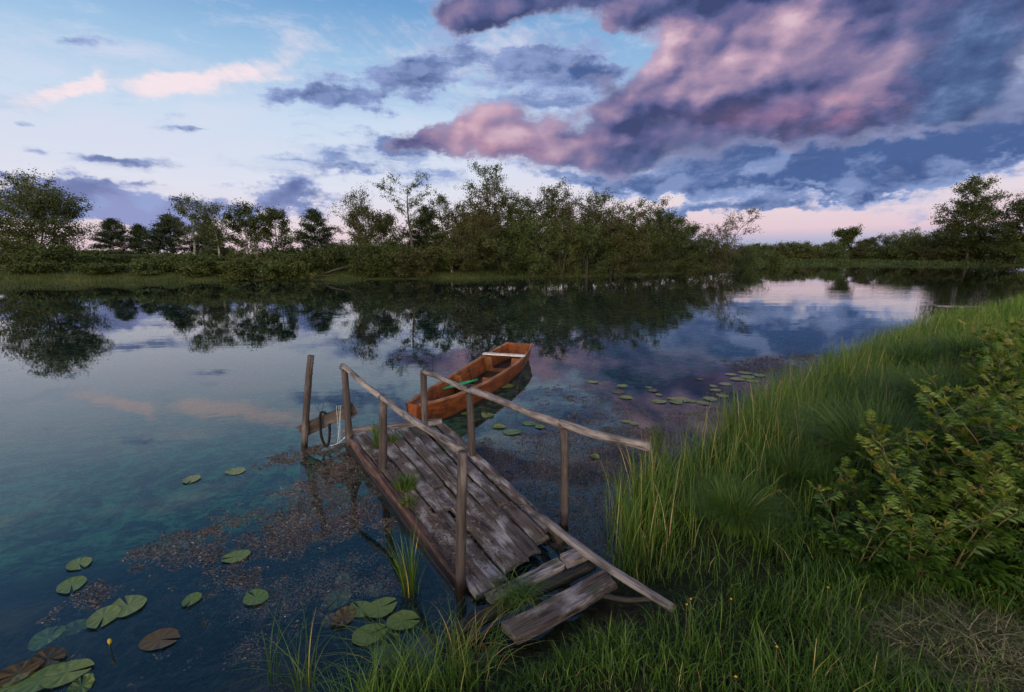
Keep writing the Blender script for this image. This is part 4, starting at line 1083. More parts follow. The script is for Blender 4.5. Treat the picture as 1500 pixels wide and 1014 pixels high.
for i, (u, v, lb) in enumerate(((908, 742, 'thin reed tuft in the water, outermost from the bank'), (943, 745, 'dense upright reed tuft at the corner of the bank'), (962, 655, 'small dark reed tuft behind the end of the right handrail'))):
    tuft('reed_tuft', lb, 'reeds', P(u, v, -.02), 20+i, (16, 90, 30)[i], (.05, .12, .06)[i], .25, (.45, .66, .42)[i], .02, .3, .007, dry=.2)
T1 = tuft_mesh(31, 2200, .18, .5, .95, .5, 1.35, .0042, dry=.02); T2 = tuft_mesh(32, 1700, .16, .45, .85, .5, 1.4, .0042, dry=.02)
TUSS = ((1288, 668, .55, 1.0, 'big domed tussock of fine sedge in the middle of the bank'), (1225, 590, .42, .8, 'fine sedge tussock near the water behind the big domed one'), (1385, 590, .62, .95, 'domed sedge tussock between the big domed one and the yellow-green plants'),
        (1335, 530, .5, .95, 'far fine sedge tussock at the edge of the reeds'), (1165, 690, .45, .5, 'smaller sedge tussock left of the big domed one'), (1410, 520, .55, 1.0, 'farthest sedge tussock high on the bank beside the plants'), (1080, 745, .42, .5, 'smallest sedge tussock nearest the slanting pole'))
for i, (u, v, z, s_, lb) in enumerate(TUSS):
    o = link('sedge_tussock', T1 if i % 2 == 0 else T2, M_SEDGE); o.location = P(u, v, z); o.location.z = gz(o.location.x, o.location.y); o.scale = (s_,)*3; o.rotation_euler = (0, 0, i*1.3)
    tag(o, lb, 'sedge', 'sedge tussocks on the near bank')

# hay
r = np.random.RandomState(8)
n = 4200; c = P(1425, 905, .55); a = r.uniform(0, 6.28, n); q = np.sqrt(r.rand(n)); X_, Y_ = np.cos(a)*q*.46, np.sin(a)*q*.26
zz_ = .13*(1-q**2)*r.rand(n) + .01
o = link('hay_heap', leafmesh('straw', [blades(X_, Y_, zz_, r.uniform(.03, .07, n), r.uniform(.002, .0045, n), r.normal(.6, 1.5, n), r.uniform(2.5, 5.5, n), r.uniform(.0, 1, n), 3, r)]),
        leaf_mat('dry_straw', [(0, (.03, .048, .012, 1)), (.4, (.065, .075, .03, 1)), (.75, (.15, .135, .07, 1)), (1, (.30, .25, .17, 1))], .1, .7, .2, 0))
o.location = (c.x, c.y, gz(c.x, c.y)); tag(o, 'heap of half-dry cut grass lying below the leafy plants', 'hay heap')

# ------------------------------------------------------------------ leafy plants (meadowsweet-like)
M_LEAF = leaf_mat('meadow_plant_leaf', [(0, (0.015, 0.041, 0.006, 1)), (.35, (0.033, 0.080, 0.010, 1)), (.65, (0.069, 0.121, 0.013, 1)), (.88, (0.128, 0.161, 0.020, 1)), (1, (0.221, 0.166, 0.046, 1))], .3, .5, .3, .22)
M_STEM = leaf_mat('meadow_plant_stem', [(0, (.05, .06, .02, 1)), (1, (.12, .10, .05, 1))], .1, .5, .3, 0)
def leaflet(mb, c, d, nrm, L, w, tint):
    """one pointed leaflet, folded a little along its midrib, drooping at the tip"""
    s_ = d.cross(nrm).normalized(); fold = nrm * (w*.28)
    p0 = c; p1 = c + d*L*.4 - nrm*L*.02; p2_ = c + d*L - nrm*L*.16
    mb.quad(p0, c + d*L*.30 + s_*w*.5 + fold, c + d*L*.66 + s_*w*.40 + fold - nrm*L*.06, p2_, tint)
    mb.quad(p0, p2_, c + d*L*.66 - s_*w*.40 + fold - nrm*L*.06, c + d*L*.30 - s_*w*.5 + fold, tint)
def meadow_plant(seed, H, nst):
    rr = random.Random(seed); fol = MB(); stm = MB(); tips_ = []
    for q in range(nst):
        a = rr.uniform(0, 6.28); lean = rr.uniform(.05, .42); h = H*rr.uniform(.7, 1.08)
        base = Vector((math.cos(a)*.05, math.sin(a)*.05, -.03))
        path = [base + Vector((math.cos(a)*lean*h*f*f, math.sin(a)*lean*h*f*f, h*f)) for f in (0, .25, .5, .75, 1)]
        stm.tube(path, [.0045, .004, .0035, .0028, .0018], 5, False, .05, rr)
        nl = rr.randint(12, 16); az = rr.uniform(0, 6.28)
        for i in range(nl):
            f = .16 + .84*i/(nl-1); k_ = min(int(f*4), 3); p = path[k_].lerp(path[k_+1], f*4-k_)
            az += 2.4 + rr.uniform(-.4, .4); el = .15 + .55*f + rr.uniform(-.2, .2)
            d = Vector((math.cos(az)*math.cos(el), math.sin(az)*math.cos(el), math.sin(el)))
            Lr = (.185 - .10*f)*rr.uniform(.8, 1.2)*(H/.6); side_ = d.cross(Vector((0, 0, 1))).normalized(); nr = side_.cross(d).normalized()
            t0 = min(1, max(0, .18 + .50*f + rr.uniform(-.18, .18)))
            droop = rr.uniform(.2, .6)
            for j in range(3):
                g = .30 + .24*j; c = p + d*Lr*g - Vector((0, 0, 1))*droop*Lr*g*g*.4
                for sg in (1, -1):
                    dd = (side_*sg*.85 + d*.5 - nr*.15).normalized()
                    leaflet(fol, c, dd, nr, Lr*(.33+.05*j), Lr*.185, min(1, max(0, t0 + rr.uniform(-.08, .08))))
            c = p + d*Lr*.86 - Vector((0, 0, 1))*droop*Lr*.3
            for dd, sc in ((d, .42), ((d + side_*.9).normalized(), .34), ((d - side_*.9).normalized(), .34)):
                leaflet(fol, c, dd, nr, Lr*sc*1.05, Lr*.21, min(1, max(0, t0 + rr.uniform(-.08, .08))))
            stm.tube([p, p + d*Lr*.45, c], [.0018, .0014, .0008], 4, False, 0, rr)
        top = path[-1]; tip = MB(); tips_.append(tip)
        for i in range(9):
            a2 = rr.uniform(0, 6.28); e2 = rr.uniform(.5, 1.4); d = Vector((math.cos(a2)*math.cos(e2), math.sin(a2)*math.cos(e2), math.sin(e2)))
            sd_ = d.cross(Vector((.3, .2, 1))).normalized(); leaflet(tip, top - Vector((0, 0, .02*rr.random())), d, sd_.cross(d).normalized(), .045*rr.uniform(.6, 1.2), .014, .75 + .25*rr.random())
    root = thing('meadow_plant', 'leafy yellow-green meadow plant in the thicket on the right bank', 'plant')
    stm.build('stem', M_STEM, root); fol.build('foliage', M_LEAF, root); [t_.build('young_tip', M_LEAF, root) for t_ in tips_]
    return root
protos = [meadow_plant(100+i, (.60, .68, .52, .64, .58)[i], (6, 7, 6, 7, 6)[i]) for i in range(5)]
remember(protos)
rr = random.Random(9); pts = []; tries = 0
xs = [p[0] for p in PLANTS]; ys = [p[1] for p in PLANTS]
while tries < 30000 and len(pts) < 240:
    tries += 1; x = rr.uniform(min(xs), max(xs)); y = rr.uniform(min(ys), max(ys))
    if not bool(inpoly(np.array([x]), np.array([y]), PLANTS)[0]): continue
    u, v = to_px(x, y, .9)
    u2, v2 = to_px(x, y, .5)
    if u > 1530 or y > 13: continue
    if any((x-a)**2 + (y-b)**2 < (.105 + .019*y)**2 for a, b in pts): continue
    pts.append((x, y))
print('plants', len(pts))
for i, (x, y) in enumerate(pts):
    o = protos[i] if i < 5 else dup(protos[i % 5], (0, 0, 0))
    o.location = (x, y, gz(x, y) - .02); o.rotation_euler = (rr.uniform(-.12, .12), rr.uniform(-.12, .12), rr.uniform(0, 6.28)); o.scale = (rr.uniform(.85, 1.2),)*3
    o['group'] = 'thicket of leafy meadow plants on the right bank'
# broad-leaved plant low on the bank
rr = random.Random(4); dock = thing('broad_leaved_plant', 'low dark green broad-leaved plant at the lower edge of the thicket', 'plant', P(1222, 805, .5)); dock.location.z = gz(dock.location.x, dock.location.y)
M_DOCK = leaf_mat('broad_leaf', [(0, (0.021, 0.061, 0.017, 1)), (.6, (0.046, 0.115, 0.026, 1)), (1, (0.078, 0.149, 0.036, 1))], .25, .45, .4, 0)
for i in range(11):
    az = i*2.4; el = rr.uniform(.3, 1.0); L = rr.uniform(.09, .16); mb = MB()
    d = Vector((math.cos(az)*math.cos(el), math.sin(az)*math.cos(el), math.sin(el))); s_ = d.cross(Vector((0, 0, 1))).normalized(); nr = s_.cross(d)
    rows = []
    for f in np.linspace(0, 1, 7):
        w_ = L*.42*math.sin(PI*min(1, f*.92+.08))**.8; c = d*(.06 + L*f) - Vector((0, 0, 1))*L*.5*f*f
        rows.append([c - s_*w_ + nr*w_*.25, c - s_*w_*.5 + nr*.004*math.sin(f*20), c, c + s_*w_*.5 - nr*.004*math.sin(f*20), c + s_*w_ + nr*w_*.25])
    mb.grid(rows, tint=rr.random()); mb.build('leaf', M_DOCK, dock, True)
# buttercups
for i, (u, v, lb) in enumerate(((1012, 878, 'orange-yellow buttercup just off the lower end of the slanting pole'), (1006, 886, 'lower buttercup beside a bigger one by the slanting pole'), (1213, 861, 'yellow buttercup in the turf below the broad-leaved plant'), (1138, 948, 'small buttercup in the low turf at the bottom of the picture'), (1078, 992, 'buttercup nearest the viewer at the bottom edge'), (1071, 878, 'pale buttercup in the grass right of the slanting pole'))):
    c = P(u, v, .55); z0 = gz(c.x, c.y); b = thing('buttercup', lb, 'flower', (c.x, c.y, z0), group='buttercups in the near turf')
    mb = MB(); mb.tube([(0, 0, -.01), (.004, 0, (.55-z0)*.6), (0, 0, .55-z0)], [.0015, .0012, .001], 4, False, 0, rr); mb.build('stem', M_STEM, b)
    mb = MB(); top = Vector((0, 0, .55-z0))
    for j in range(5):
        a = j*1.257 + i; d = Vector((math.cos(a), math.sin(a), .35)).normalized(); s_ = Vector((-math.sin(a), math.cos(a), 0))
        mb.quad(top, top + d*.0035 + s_*.0026, top + d*.0065, top + d*.0035 - s_*.0026, .5)
    mb.build('petals', M_ORG if i else globals().setdefault('M_ORG', plain_mat('buttercup_petal', (.55, .27, .02, 1), (.65, .38, .04, 1), 40, .4)), b)
# ------------------------------------------------------------------ trees
M_FOL = leaf_mat('tree_leaf', [(0, (0.018, 0.027, 0.007, 1)), (.3, (0.035, 0.048, 0.011, 1)), (.6, (0.057, 0.072, 0.018, 1)), (.85, (0.080, 0.094, 0.025, 1)), (1, (0.107, 0.106, 0.040, 1))], .3, .55, .25, .3)
M_FOLB = leaf_mat('brownish_leaf', [(0, (0.027, 0.027, 0.010, 1)), (.4, (0.049, 0.050, 0.018, 1)), (.75, (0.077, 0.072, 0.028, 1)), (1, (0.113, 0.095, 0.042, 1))], .3, .6, .2, .2)
M_PINE = leaf_mat('pine_needle', [(0, (0.012, 0.020, 0.009, 1)), (.5, (0.025, 0.038, 0.015, 1)), (1, (0.046, 0.056, 0.021, 1))], .15, .6, .2, .2)
M_WIL = leaf_mat('willow_leaf', [(0, (0.027, 0.040, 0.012, 1)), (.4, (0.047, 0.067, 0.019, 1)), (.75, (0.072, 0.096, 0.028, 1)), (1, (0.102, 0.123, 0.049, 1))], .3, .55, .25, .3)

def leaf_quads(c, size, r, flat=0.0, asp=.55):
    n = len(c); d = r.normal(0, 1, (n, 3)); d[:, 2] *= (1-flat); d /= np.linalg.norm(d, axis=1)[:, None]
    e = r.normal(0, 1, (n, 3)); e[:, 2] *= (1-flat); e -= d*np.sum(e*d, 1)[:, None]; e /= np.linalg.norm(e, axis=1)[:, None] + 1e-9
    L = size*r.uniform(.6, 1.3, n)[:, None]; d = d*L*.5; e = e*L*.5*asp
    return np.stack([c-d, c+e-d*.1, c+d, c-e-d*.1], 1).reshape(-1, 3), np.arange(n*4).reshape(-1, 4)
PROF = {
    'round': lambda f: math.sin(PI*min(1, .12+.86*f))**.7,
    'dome':  lambda f: (1-f**2.2)**.55*min(1, .55+f*1.6),
    'spread': lambda f: .42 + .58*math.sin(PI*min(1, .22+.72*f)),
    'umbrella': lambda f: .35 + .75*max(0, f-.15) if f < .92 else .55,
    'pine': lambda f: (1-f)**.75*min(1, .75+1.2*f) + .05,
    'lean': lambda f: .5 + .3*math.sin(PI*f),
}
def tree(name, label, cat, base, H, Wd, prof='round', bare=.12, limbs=22, leaves=5200, leaf=.15, mat=None, stems=1, lean=(0, 0), seed=1, sub=5, spread=.22, elev=(.2, .9), bark=None, trunk_r=None, group=None, clump=.7, asp=.55):
    rr = random.Random(seed); r = np.random.RandomState(seed); wood = MB(); tips = []; leaves = int(leaves*3.0); spread = min(spread, .10*H + .03); limbs = int(limbs*1.35); Wd *= 1.0     # tips: (pos, weight, sigma)
    tr_ = trunk_r or H*.014
    for q in range(stems):
        a0 = rr.uniform(0, 6.28); sp = 0 if stems == 1 else rr.uniform(.10, .30)*Wd
        b0 = Vector((math.cos(a0)*sp*.12, math.sin(a0)*sp*.12, -.2)); hh = H*(1 if q == 0 else rr.uniform(.60, .92))
        tp = Vector((math.cos(a0)*sp*.8 + lean[0]*hh, math.sin(a0)*sp*.8 + lean[1]*hh, hh*.97))
        ph = rr.uniform(0, 6); N = 10; path = []; rad = []
        for i in range(N+1):
            f = i/N; p = b0.lerp(tp, f) + Vector((math.sin(f*5+ph), math.cos(f*4.1+ph), 0))*H*.012*min(1, f*3)
            p.x -= lean[0]*hh*f*(1-f)*.6; path.append(p); rad.append(tr_*(1-.86*f)*(1 if stems == 1 else .7))
        wood.tube(path, rad, 6, False, .1, rr)
        nl = max(4, int(limbs/stems**.7))
        az = rr.uniform(0, 6.28)
        for i in range(nl):
            f = bare + (1-bare)*((i+rr.random())/nl)**.95; f = min(f, .985); k_ = min(int(f*N), N-1); p = path[k_].lerp(path[k_+1], f*N-k_)
            fc = (f-bare)/(1-bare+1e-6); az += 2.4 + rr.uniform(-.7, .7)
            L = max(.25, Wd*.5*PROF[prof](fc)*rr.uniform(.62, 1.12))*(1 if stems == 1 else .72)
            el = elev[0] + (elev[1]-elev[0])*fc + rr.uniform(-.2, .2)
            if prof == 'umbrella': el = .75 - .25*fc + rr.uniform(-.2, .2)
            d = Vector((math.cos(az)*math.cos(el), math.sin(az)*math.cos(el), math.sin(el)))
            lp = [p]; m = 4; dd = d.copy()
            for j in range(m):
                dd = (dd + Vector((rr.uniform(-.25, .25), rr.uniform(-.25, .25), rr.uniform(-.12, .25) if prof != 'pine' else rr.uniform(-.06, .12)))).normalized(); lp.append(lp[-1] + dd*L/m)
            rb = max(.008, min(rad[k_]*.6, tr_*.34)); wood.tube(lp, [rb*(1-.8*j/m) for j in range(m+1)], 4, False, 0, rr)
            for j in range(1, m+1): tips.append((lp[j], (.35 if j < 2 else .8)*L, spread*.8))
            for j in range(sub):
                g = rr.uniform(.3, 1.0)*m; kk = min(int(g), m-1); s0 = lp[kk].lerp(lp[kk+1], g-kk)
                d2 = (dd + Vector((rr.uniform(-1, 1), rr.uniform(-1, 1), rr.uniform(-.4, .8) if prof != 'pine' else rr.uniform(-.2, .35)))).normalized(); l2 = L*rr.uniform(.22, .5)
                e2 = s0 + d2*l2; mid = s0.lerp(e2, .5) + Vector((0, 0, rr.uniform(-.04, .08)*l2))
                wood.tube([s0, mid, e2], [rb*.4, rb*.26, .004], 3, False, 0, rr)
                tips.append((mid, .6*l2*1.6, spread*.6)); tips.append((e2, 1.0*l2*1.6, spread))
    # bring the grown shape to its surveyed height and width
    W3 = np.array(wood.v); T = np.array([tuple(t[0]) for t in tips])
    kz = H/max(np.percentile(T[:, 2], 96) + .3*spread, .1); cx = lean[0]*H*.5
    ext = np.percentile(np.hypot(T[:, 0]-np.mean(T[:, 0]), T[:, 1]-np.mean(T[:, 1])), 95) + .5*spread; kx = min(1.6, max(.6, Wd*.5/ext))
    W3 = W3*np.array([kx, kx, kz]); T = T*np.array([kx, kx, kz]); wood.v = [tuple(p) for p in W3]
    wgt = np.array([t[1] for t in tips]); sg = np.array([t[2] for t in tips])
    wgt = wgt*r.uniform(.25, 1.5, len(wgt))**(1.3*clump); idx = r.choice(len(T), leaves, p=wgt/wgt.sum())
    c = T[idx] + r.normal(0, 1, (leaves, 3))*sg[idx][:, None]*np.array([1, 1, .62 if prof == 'pine' else .85])
    c[:, 2] = np.maximum(c[:, 2], .03)
    v, qd = leaf_quads(c, leaf*1.08, r, .35 if prof == 'pine' else .15, asp)
    tint = np.clip(r.rand(len(T))[idx]*.62 + r.uniform(0, .38, leaves), 0, 1)
    root = thing(name, label, cat, base, 0, group)
    wood.build('trunk', bark or M_BARK, root)
    me = mesh_np('crown', v, qd, None, {'tint': ('FLOAT', np.repeat(tint, 4))}); link('crown', me, mat or M_FOL, root)
    return root
def at(u, D, top):
    """base point on the ground at distance D in the direction of pixel column u, and the height up to pixel row top"""
    q = PY(u, top, D); z0 = gz(q.x, D); return (q.x, D, z0), max(.4, q.z - z0)
def wid(px, D): return px/F_PX*D*.985

sd_ = [300]
def put(name, label, cat, u, D, top, wpx, **kw):
    b, H = at(u, D, top); sd_[0] += 1
    return tree(name, label, cat, b, H, wid(wpx*1.04, D), seed=sd_[0], **kw)
put('broadleaf_tree', 'big rounded airy tree at the left end of the far bank', 'tree', 38, 43, 261, 128, prof='round', bare=.04, limbs=44, leaves=11500, leaf=.15, stems=4, sub=7, spread=.26)
# pines
for (u, D, t, w, lb) in ((160, 68, 322, 46, 'small rounded pine, the one nearer the big left tree'), (203, 70, 330, 38, 'small pointed pine standing alone right of the rounded one'), (246, 58, 316, 56, 'dark pine left of the leaning airy tree'),
                         (458, 60, 308, 60, 'dark broad pine right of the thin birches'), (622, 52, 304, 56, 'dark pine close behind the tall bare-trunked tree'), (304, 62, 326, 44, 'low dark pine behind the airy birches')):
    put('pine_tree', lb, 'tree', u, D, t, w, prof='pine', bare=.12, limbs=44, leaves=5600, leaf=.19, mat=M_PINE, sub=6, spread=.26, elev=(-.1, .55), clump=.35, asp=.4, group='pines on the far bank')
# airy birches and alders, left part
put('airy_tree', 'airy light-crowned tree with its top leaning over the dark pine', 'tree', 274, 50, 292, 64, prof='lean', bare=.30, limbs=18, leaves=2300, leaf=.13, lean=(.04, 0), spread=.2, bark=M_BIRCH)
put('airy_tree', 'thin birch with see-through crown right of the leaning airy tree', 'tree', 312, 47, 302, 60, prof='lean', bare=.30, limbs=18, leaves=2100, leaf=.13, spread=.2, bark=M_BIRCH)
put('birch_tree', 'bushy round-topped birch with a pale stem mid-left of the bank', 'tree', 357, 48, 303, 56, prof='round', bare=.22, limbs=22, leaves=3600, leaf=.14, spread=.22, bark=M_BIRCH)
put('birch_tree', 'bushy birch with a ragged crown next to the broad pine', 'tree', 402, 49, 308, 58, prof='round', bare=.18, limbs=22, leaves=3800, leaf=.14, spread=.22)
put('sparse_tree', 'half-bare tree with reddish tinged thin crown', 'tree', 520, 45, 283, 62, prof='spread', bare=.32, limbs=18, leaves=1500, leaf=.12, mat=M_FOLB, spread=.2)
put('broadleaf_tree', 'dense dome-shaped tree between the reddish thin tree and the tall bare trunk', 'tree', 556, 48, 307, 84, prof='dome', bare=.05, limbs=30, leaves=7000, leaf=.15, stems=2, spread=.25)
put('tall_sparse_tree', 'tall tree with long bare trunk and small flat sparse crown', 'tree', 598, 46, 261, 78, prof='umbrella', bare=.48, limbs=14, leaves=1150, leaf=.13, spread=.17, trunk_r=.12)
# the central grove
grove = [(655, 49, 292, 66, 'spread', 3300, M_FOL, 'airy tree at the left shoulder of the central grove', 'airy_tree'), (690, 48, 274, 84, 'spread', 4200, M_FOLB, 'brownish thin-leaved tree left of the tallest one in the grove', 'airy_tree'),
         (738, 51, 247, 96, 'spread', 5600, M_FOL, 'tallest tree of the central grove with open airy top', 'tall_tree'), (762, 49, 296, 66, 'dome', 5200, M_FOL, 'dark dense tree tucked under the tallest one', 'broadleaf_tree'),
         (800, 52, 274, 84, 'spread', 4300, M_FOL, 'airy tree just right of the tallest one in the grove', 'airy_tree'), (842, 52, 284, 80, 'spread', 3800, M_FOLB, 'brown-tinged airy tree at the middle of the grove', 'airy_tree'),
         (884, 53, 286, 92, 'spread', 4600, M_FOL, 'broad airy tree right of the middle of the grove', 'airy_tree'), (912, 52, 304, 72, 'dome', 5600, M_FOL, 'dense dark dome-topped tree in the right half of the grove', 'broadleaf_tree'),
         (962, 56, 300, 72, 'spread', 2800, M_FOL, 'thin airy tree poking above the right bushes of the grove', 'airy_tree'), (992, 58, 318, 86, 'dome', 6800, M_FOL, 'dense rounded tree at the right end of the grove', 'broadleaf_tree'),
         (715, 55, 312, 80, 'dome', 4500, M_FOL, 'dense tree filling the grove behind the brownish thin one', 'broadleaf_tree'), (860, 57, 316, 110, 'dome', 5500, M_FOL, 'wide dark tree behind the middle of the grove', 'broadleaf_tree')]
for (u, D, t, w, pf, nl, mt, lb, nm) in grove:
    put(nm, lb, 'tree', u, D, t, w, prof=pf, bare=.12 if pf == 'spread' else .05, limbs=30, leaves=int(nl*1.15), leaf=.15, mat=mt, stems=2 if pf == 'spread' else 3, sub=6, spread=.24)
put('leaning_tree', 'thin brown half-bare tree leaning right at the end of the grove', 'tree', 1052, 62, 310, 70, prof='spread', bare=.30, limbs=16, leaves=1500, leaf=.15, mat=M_FOLB, lean=(.28, 0), stems=2, spread=.2)
# waterside bushes below the grove
bush = [(650, 46, 364, 70, 0), (690, 46, 336, 84, 1), (735, 46.5, 332, 86, 0), (780, 47, 329, 84, 2), (822, 48, 324, 80, 0), (862, 49.5, 329, 84, 2), (900, 51, 322, 84, 1), (938, 53, 318, 84, 0), (972, 55.5, 326, 80, 2), (1010, 58, 341, 76, 0), (1040, 61, 348, 76, 1), (1075, 68, 362, 66, 2), (606, 44, 368, 70, 1), (560, 44, 362, 72, 0)]
bl = ['lowest bush at the left end below the grove', 'brownish bush with bare twigs under the brown thin tree', 'dark bush under the tallest tree', 'silvery green bush right of the tallest tree', 'tall dark bush in the middle of the grove edge', 'grey-green bush right of the middle of the grove edge', 'brown-green bush under the broad airy tree',
      'big green waterside bush in the right half of the grove', 'pale green drooping bush near the right end of the grove', 'dark bush before the rounded end tree', 'brownish twiggy bush under the leaning tree', 'last low bush at the right tip of the grove', 'twiggy brown bush below the tall bare trunk', 'green bush under the dense dome tree left of the grove']
for (u, D, t, w, m_), lb in zip(bush, bl):
    put('waterside_bush', lb, 'bush', u, D, t, w*1.1, prof='dome', bare=.02, limbs=24, leaves=4300, leaf=.15, mat=(M_FOL, M_FOLB, M_WIL)[m_], stems=4, spread=.25, group='bushes along the foot of the grove')
# low bushes on the left bank
lowb = [(150, 39, 388, 50), (214, 39.5, 384, 44), (288, 40, 386, 40), (350, 40.5, 385, 46), (396, 41, 384, 44), (432, 41.5, 382, 50), (545, 43, 378, 52), (596, 44, 376, 50), (45, 38, 386, 60), (20, 40, 352, 90), (78, 41, 362, 84), (118, 44, 381, 60), (150, 48, 377, 60), (188, 48, 375, 66), (232, 42, 381, 60), (268, 41, 377, 56), (300, 42, 375, 62), (338, 42, 381, 50), (372, 42.5, 373, 60), (412, 43, 375, 60), (448, 44, 373, 66), (488, 44, 365, 60), (530, 46, 361, 66), (330, 56, 366, 70), (420, 56, 366, 76), (480, 58, 360, 70), (98, 58, 376, 70), (180, 62, 372, 70), (582, 52, 354, 76), (640, 50, 352, 66)]
for i, (u, D, t, w) in enumerate(lowb):
    lb = {9: 'dark dense bush in front of the big left tree', 10: 'low bush at the right foot of the big left tree'}.get(i, 'low green shrub in the loose row along the left part of the far bank')
    put('low_shrub', lb, 'bush', u, D, t, w*1.1, prof='dome', bare=.02, limbs=18, leaves=2600, leaf=.15, mat=(M_FOL, M_WIL, M_FOL)[i % 3], stems=3, spread=.24, group='low shrubs on the left part of the far bank')
# thin saplings at the waterline
for (u, D, t, lb) in ((336, 41, 356, 'thin pale sapling at the waterline under the airy birches'), (366, 41, 366, 'thin bushy sapling at the waterline right of the pale one'), (524, 43.5, 346, 'pale twin-stemmed sapling at the waterline below the reddish thin tree'), (660, 45, 356, 'bare reddish sapling at the waterline at the left end of the grove')):
    put('sapling', lb, 'tree', u, D, t, 34, prof='spread', bare=.3, limbs=12, leaves=380, leaf=.12, stems=2, spread=.16, bark=M_BIRCH, trunk_r=.05)
# fallen trunks at the waterline
for (a, b, lb) in (((445, 407, 41.4), (492, 402, 42.2), 'thin fallen log lying at the waterline on the left bank'), ((476, 401, 42.2), (520, 386, 43.2), 'dead branch slanting up from the waterline behind the thin fallen log'), ((1003, 388, 57), (1023, 376, 58), 'bare branch slanting out of the bushes at the right end')):
    p, q = PY(*a), PY(*b); mb = MB(); mid = p.lerp(q, .5); mb.tube([p, p.lerp(q, .3) + upv*.05, p.lerp(q, .7) - upv*.04, q], [.09, .08, .06, .03], 7, True, .1, rng); o = mb.build('fallen_log', M_BARK, None, True, mid); o.location = mid; tag(o, lb, 'log')
# right-hand shore, far off
put('flat_topped_tree', 'lone flat-topped tree rising above the far right bushes', 'tree', 1242, 168, 337, 30, prof='umbrella', bare=.42, limbs=18, leaves=1900, leaf=.5, stems=1, spread=.6)
put('tall_tree', 'tall full-crowned tree on the right shore', 'tree', 1440, 122, 264, 74, prof='round', bare=.12, limbs=44, leaves=8500, leaf=.36, stems=2, sub=8, spread=.55)
put('tall_tree', 'dark tree cut off by the right edge of the picture', 'tree', 1503, 112, 281, 84, prof='dome', bare=.06, limbs=44, leaves=9000, leaf=.36, stems=2, sub=8, spread=.55)
rb = [(1462, 118, 345, 60), (1490, 112, 340, 60), (1418, 128, 346, 56), (1385, 134, 334, 56), (1352, 140, 348, 56), (1325, 150, 346, 44), (1372, 160, 334, 60), (1336, 172, 338, 50), (1300, 176, 345, 40), (1272, 178, 350, 26), (1258, 170, 356, 30), (1222, 168, 358, 40), (1190, 165, 360, 40), (1155, 160, 358, 36), (1128, 150, 362, 36), (1100, 120, 360, 34), (1118, 128, 368, 30), (1405, 138, 352, 50), (1440, 124, 352, 60), (1210, 190, 356, 40), (1170, 190, 356, 44), (1140, 100, 370, 22), (1180, 158, 374, 24), (1096, 84, 366, 36), (1310, 146, 362, 50), (1340, 138, 364, 50), (1376, 130, 364, 50)]
for i, (u, D, t, w) in enumerate(rb):
    put('shore_bush', 'bush in the dark hedge-like row along the far right shore', 'bush', u, D, t, w*1.1, prof='dome', bare=.02, limbs=20, leaves=2200, leaf=.38 if D > 100 else .25, mat=(M_FOL, M_FOL, M_FOLB, M_WIL)[i % 4], stems=3, spread=.5, group='bushes along the far right shore')
# distant wood
r = np.random.RandomState(3); vs, qs, ts = [], [], []; o_ = 0
for i in range(150):
    u = r.uniform(-60, 1560); D = r.uniform(330, 480); x = (u-750)/675*D; z0 = gz(x, D); Hh = r.uniform(7, 12)*(.75 if u > 700 else .32); Wt = r.uniform(5, 9); n = 260
    a = r.uniform(0, 6.28, n); f = r.rand(n); q = np.sqrt(r.rand(n))*Wt/2*np.sin(PI*np.clip(f*.85+.12, 0, 1))
    c = np.stack([x + np.cos(a)*q, D + np.sin(a)*q, z0 + f*Hh], 1); v, q4 = leaf_quads(c, 1.1, r, .2, .7); vs.append(v); qs.append(q4+o_); o_ += len(v); ts.append(np.repeat(np.clip(r.rand()*.6 + r.rand(n)*.3, 0, 1), 4))
dw = link('distant_wood', mesh_np('distant_wood', np.concatenate(vs), np.concatenate(qs), None, {'tint': ('FLOAT', np.concatenate(ts))}), M_FOL); tag(dw, 'thin dark line of distant woodland at the horizon', 'woodland', kind='stuff')
M_MEAD = leaf_mat('dull_meadow_grass', [(0, (.014, .026, .006, 1)), (.4, (.030, .048, .011, 1)), (.75, (.055, .074, .019, 1)), (1, (.12, .11, .05, 1))], .3, .6, .2, 0)
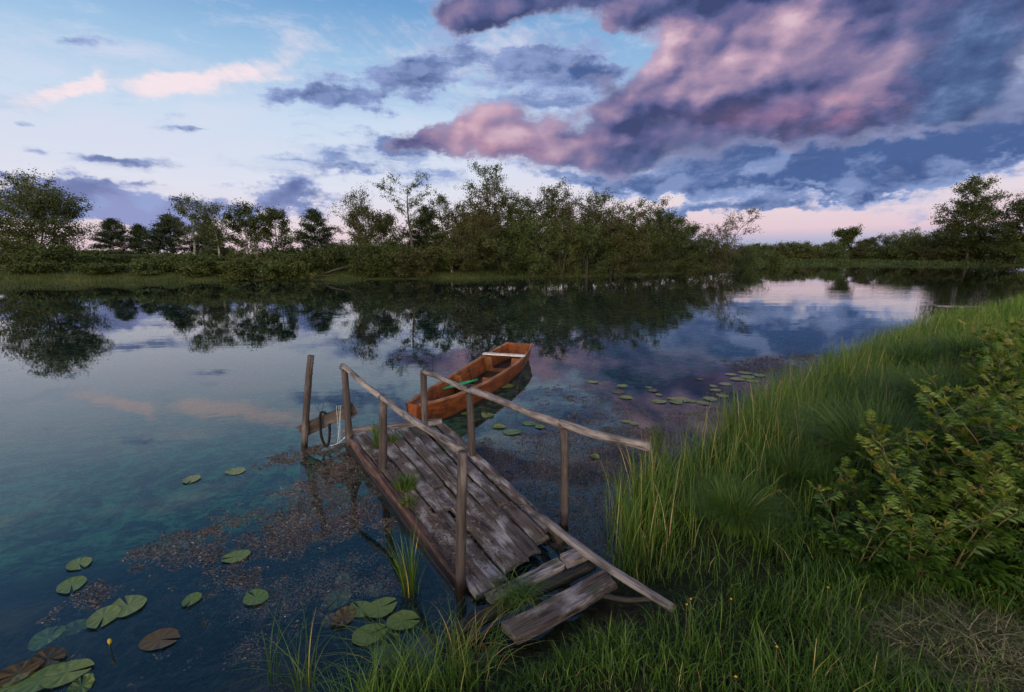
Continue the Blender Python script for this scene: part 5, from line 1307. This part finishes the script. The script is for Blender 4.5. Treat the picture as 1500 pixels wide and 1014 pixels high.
# bank vegetation on the far side
r = np.random.RandomState(12); P_ = []
def far_band(n, d0, d1, hmin, hmax, w0, tbase, y1, x0=-75, x1=90, y0=28, bend=.4, lim=None):
    x = r.uniform(x0, x1, n); y = r.uniform(y0, y1, n); s = sdist(x, y, LAKE); k_ = (s > d0) & (s < d1) & in_view(x, y, 1.0) & (r.rand(n) < .15 + .85*sm(fbm(x*.55+4, y*.9), .36, .56))
    x, y = x[k_], y[k_]; n = len(x); nz = fbm(x*.35, y*.35)
    P_.append(blades(x, y, ground_z(x, y)-.03, r.uniform(hmin, hmax, n)*(.25+1.3*nz), w0*r.uniform(.6, 1.3, n)*np.maximum(1, y/50), r.uniform(0, 6.28, n), r.uniform(.05, bend, n), np.clip(r.beta(2.2, 2.2, n)*.6 + tbase + (nz-.5)*.5, 0, 1), 2, r)); print('far band', n)
far_band(110000, -.1, 12, .2, .6, .05, .18, 72)
far_band(80000, -.5, 1.2, .3, .7, .035, .34, 72, bend=.25)
fg = link('far_bank_grass', leafmesh('far_bank_grass', P_), M_MEAD); tag(fg, 'rank green grass and reeds along the far bank', 'grass', kind='stuff')
P_ = []
far_band(90000, -.8, 30, .3, .9, .09, .14, 190, 40, 160, 76, .4)
fg = link('far_meadow_grass', leafmesh('far_meadow_grass', P_), M_MEAD); tag(fg, 'lighter green meadow grass behind the far right waterline', 'grass', kind='stuff')
# pale scum line and stray floating leaves along the far shore
vs, qs, ts = [], [], []; o_ = 0; n = 2600
x = r.uniform(-60, 80, n*6); y = r.uniform(30, 125, n*6); s = -sdist(x, y, LAKE); k_ = (s > .1) & (s < 3.5) & in_view(x, y, 0) & (r.rand(n*6) < np.exp(-((s-.8)/.5)**2)*.9*(vnoise(x*.22, y*.1) > .42) + .04*(vnoise(x*.3, y*.3) > .6))
x, y = x[k_], y[k_]; n = len(x); L = r.uniform(.08, .30, n); W_ = r.uniform(.02, .07, n)
c = np.stack([x, y, np.full(n, .004) + r.uniform(0, .006, n)], 1); d_ = np.stack([L, r.normal(0, .04, n), np.zeros(n)], 1); w_ = np.stack([np.zeros(n), W_, np.zeros(n)], 1)
sc = link('floating_scum', mesh_np('floating_scum', np.stack([c-d_, c-w_, c+d_, c+w_], 1).reshape(-1, 3), np.arange(n*4).reshape(-1, 4), None, {'tint': ('FLOAT', np.repeat(r.uniform(.5, 1, n), 4))}), M_WEED); tag(sc, 'pale floating scum and leaves along the far waterline', 'water weed', kind='stuff')
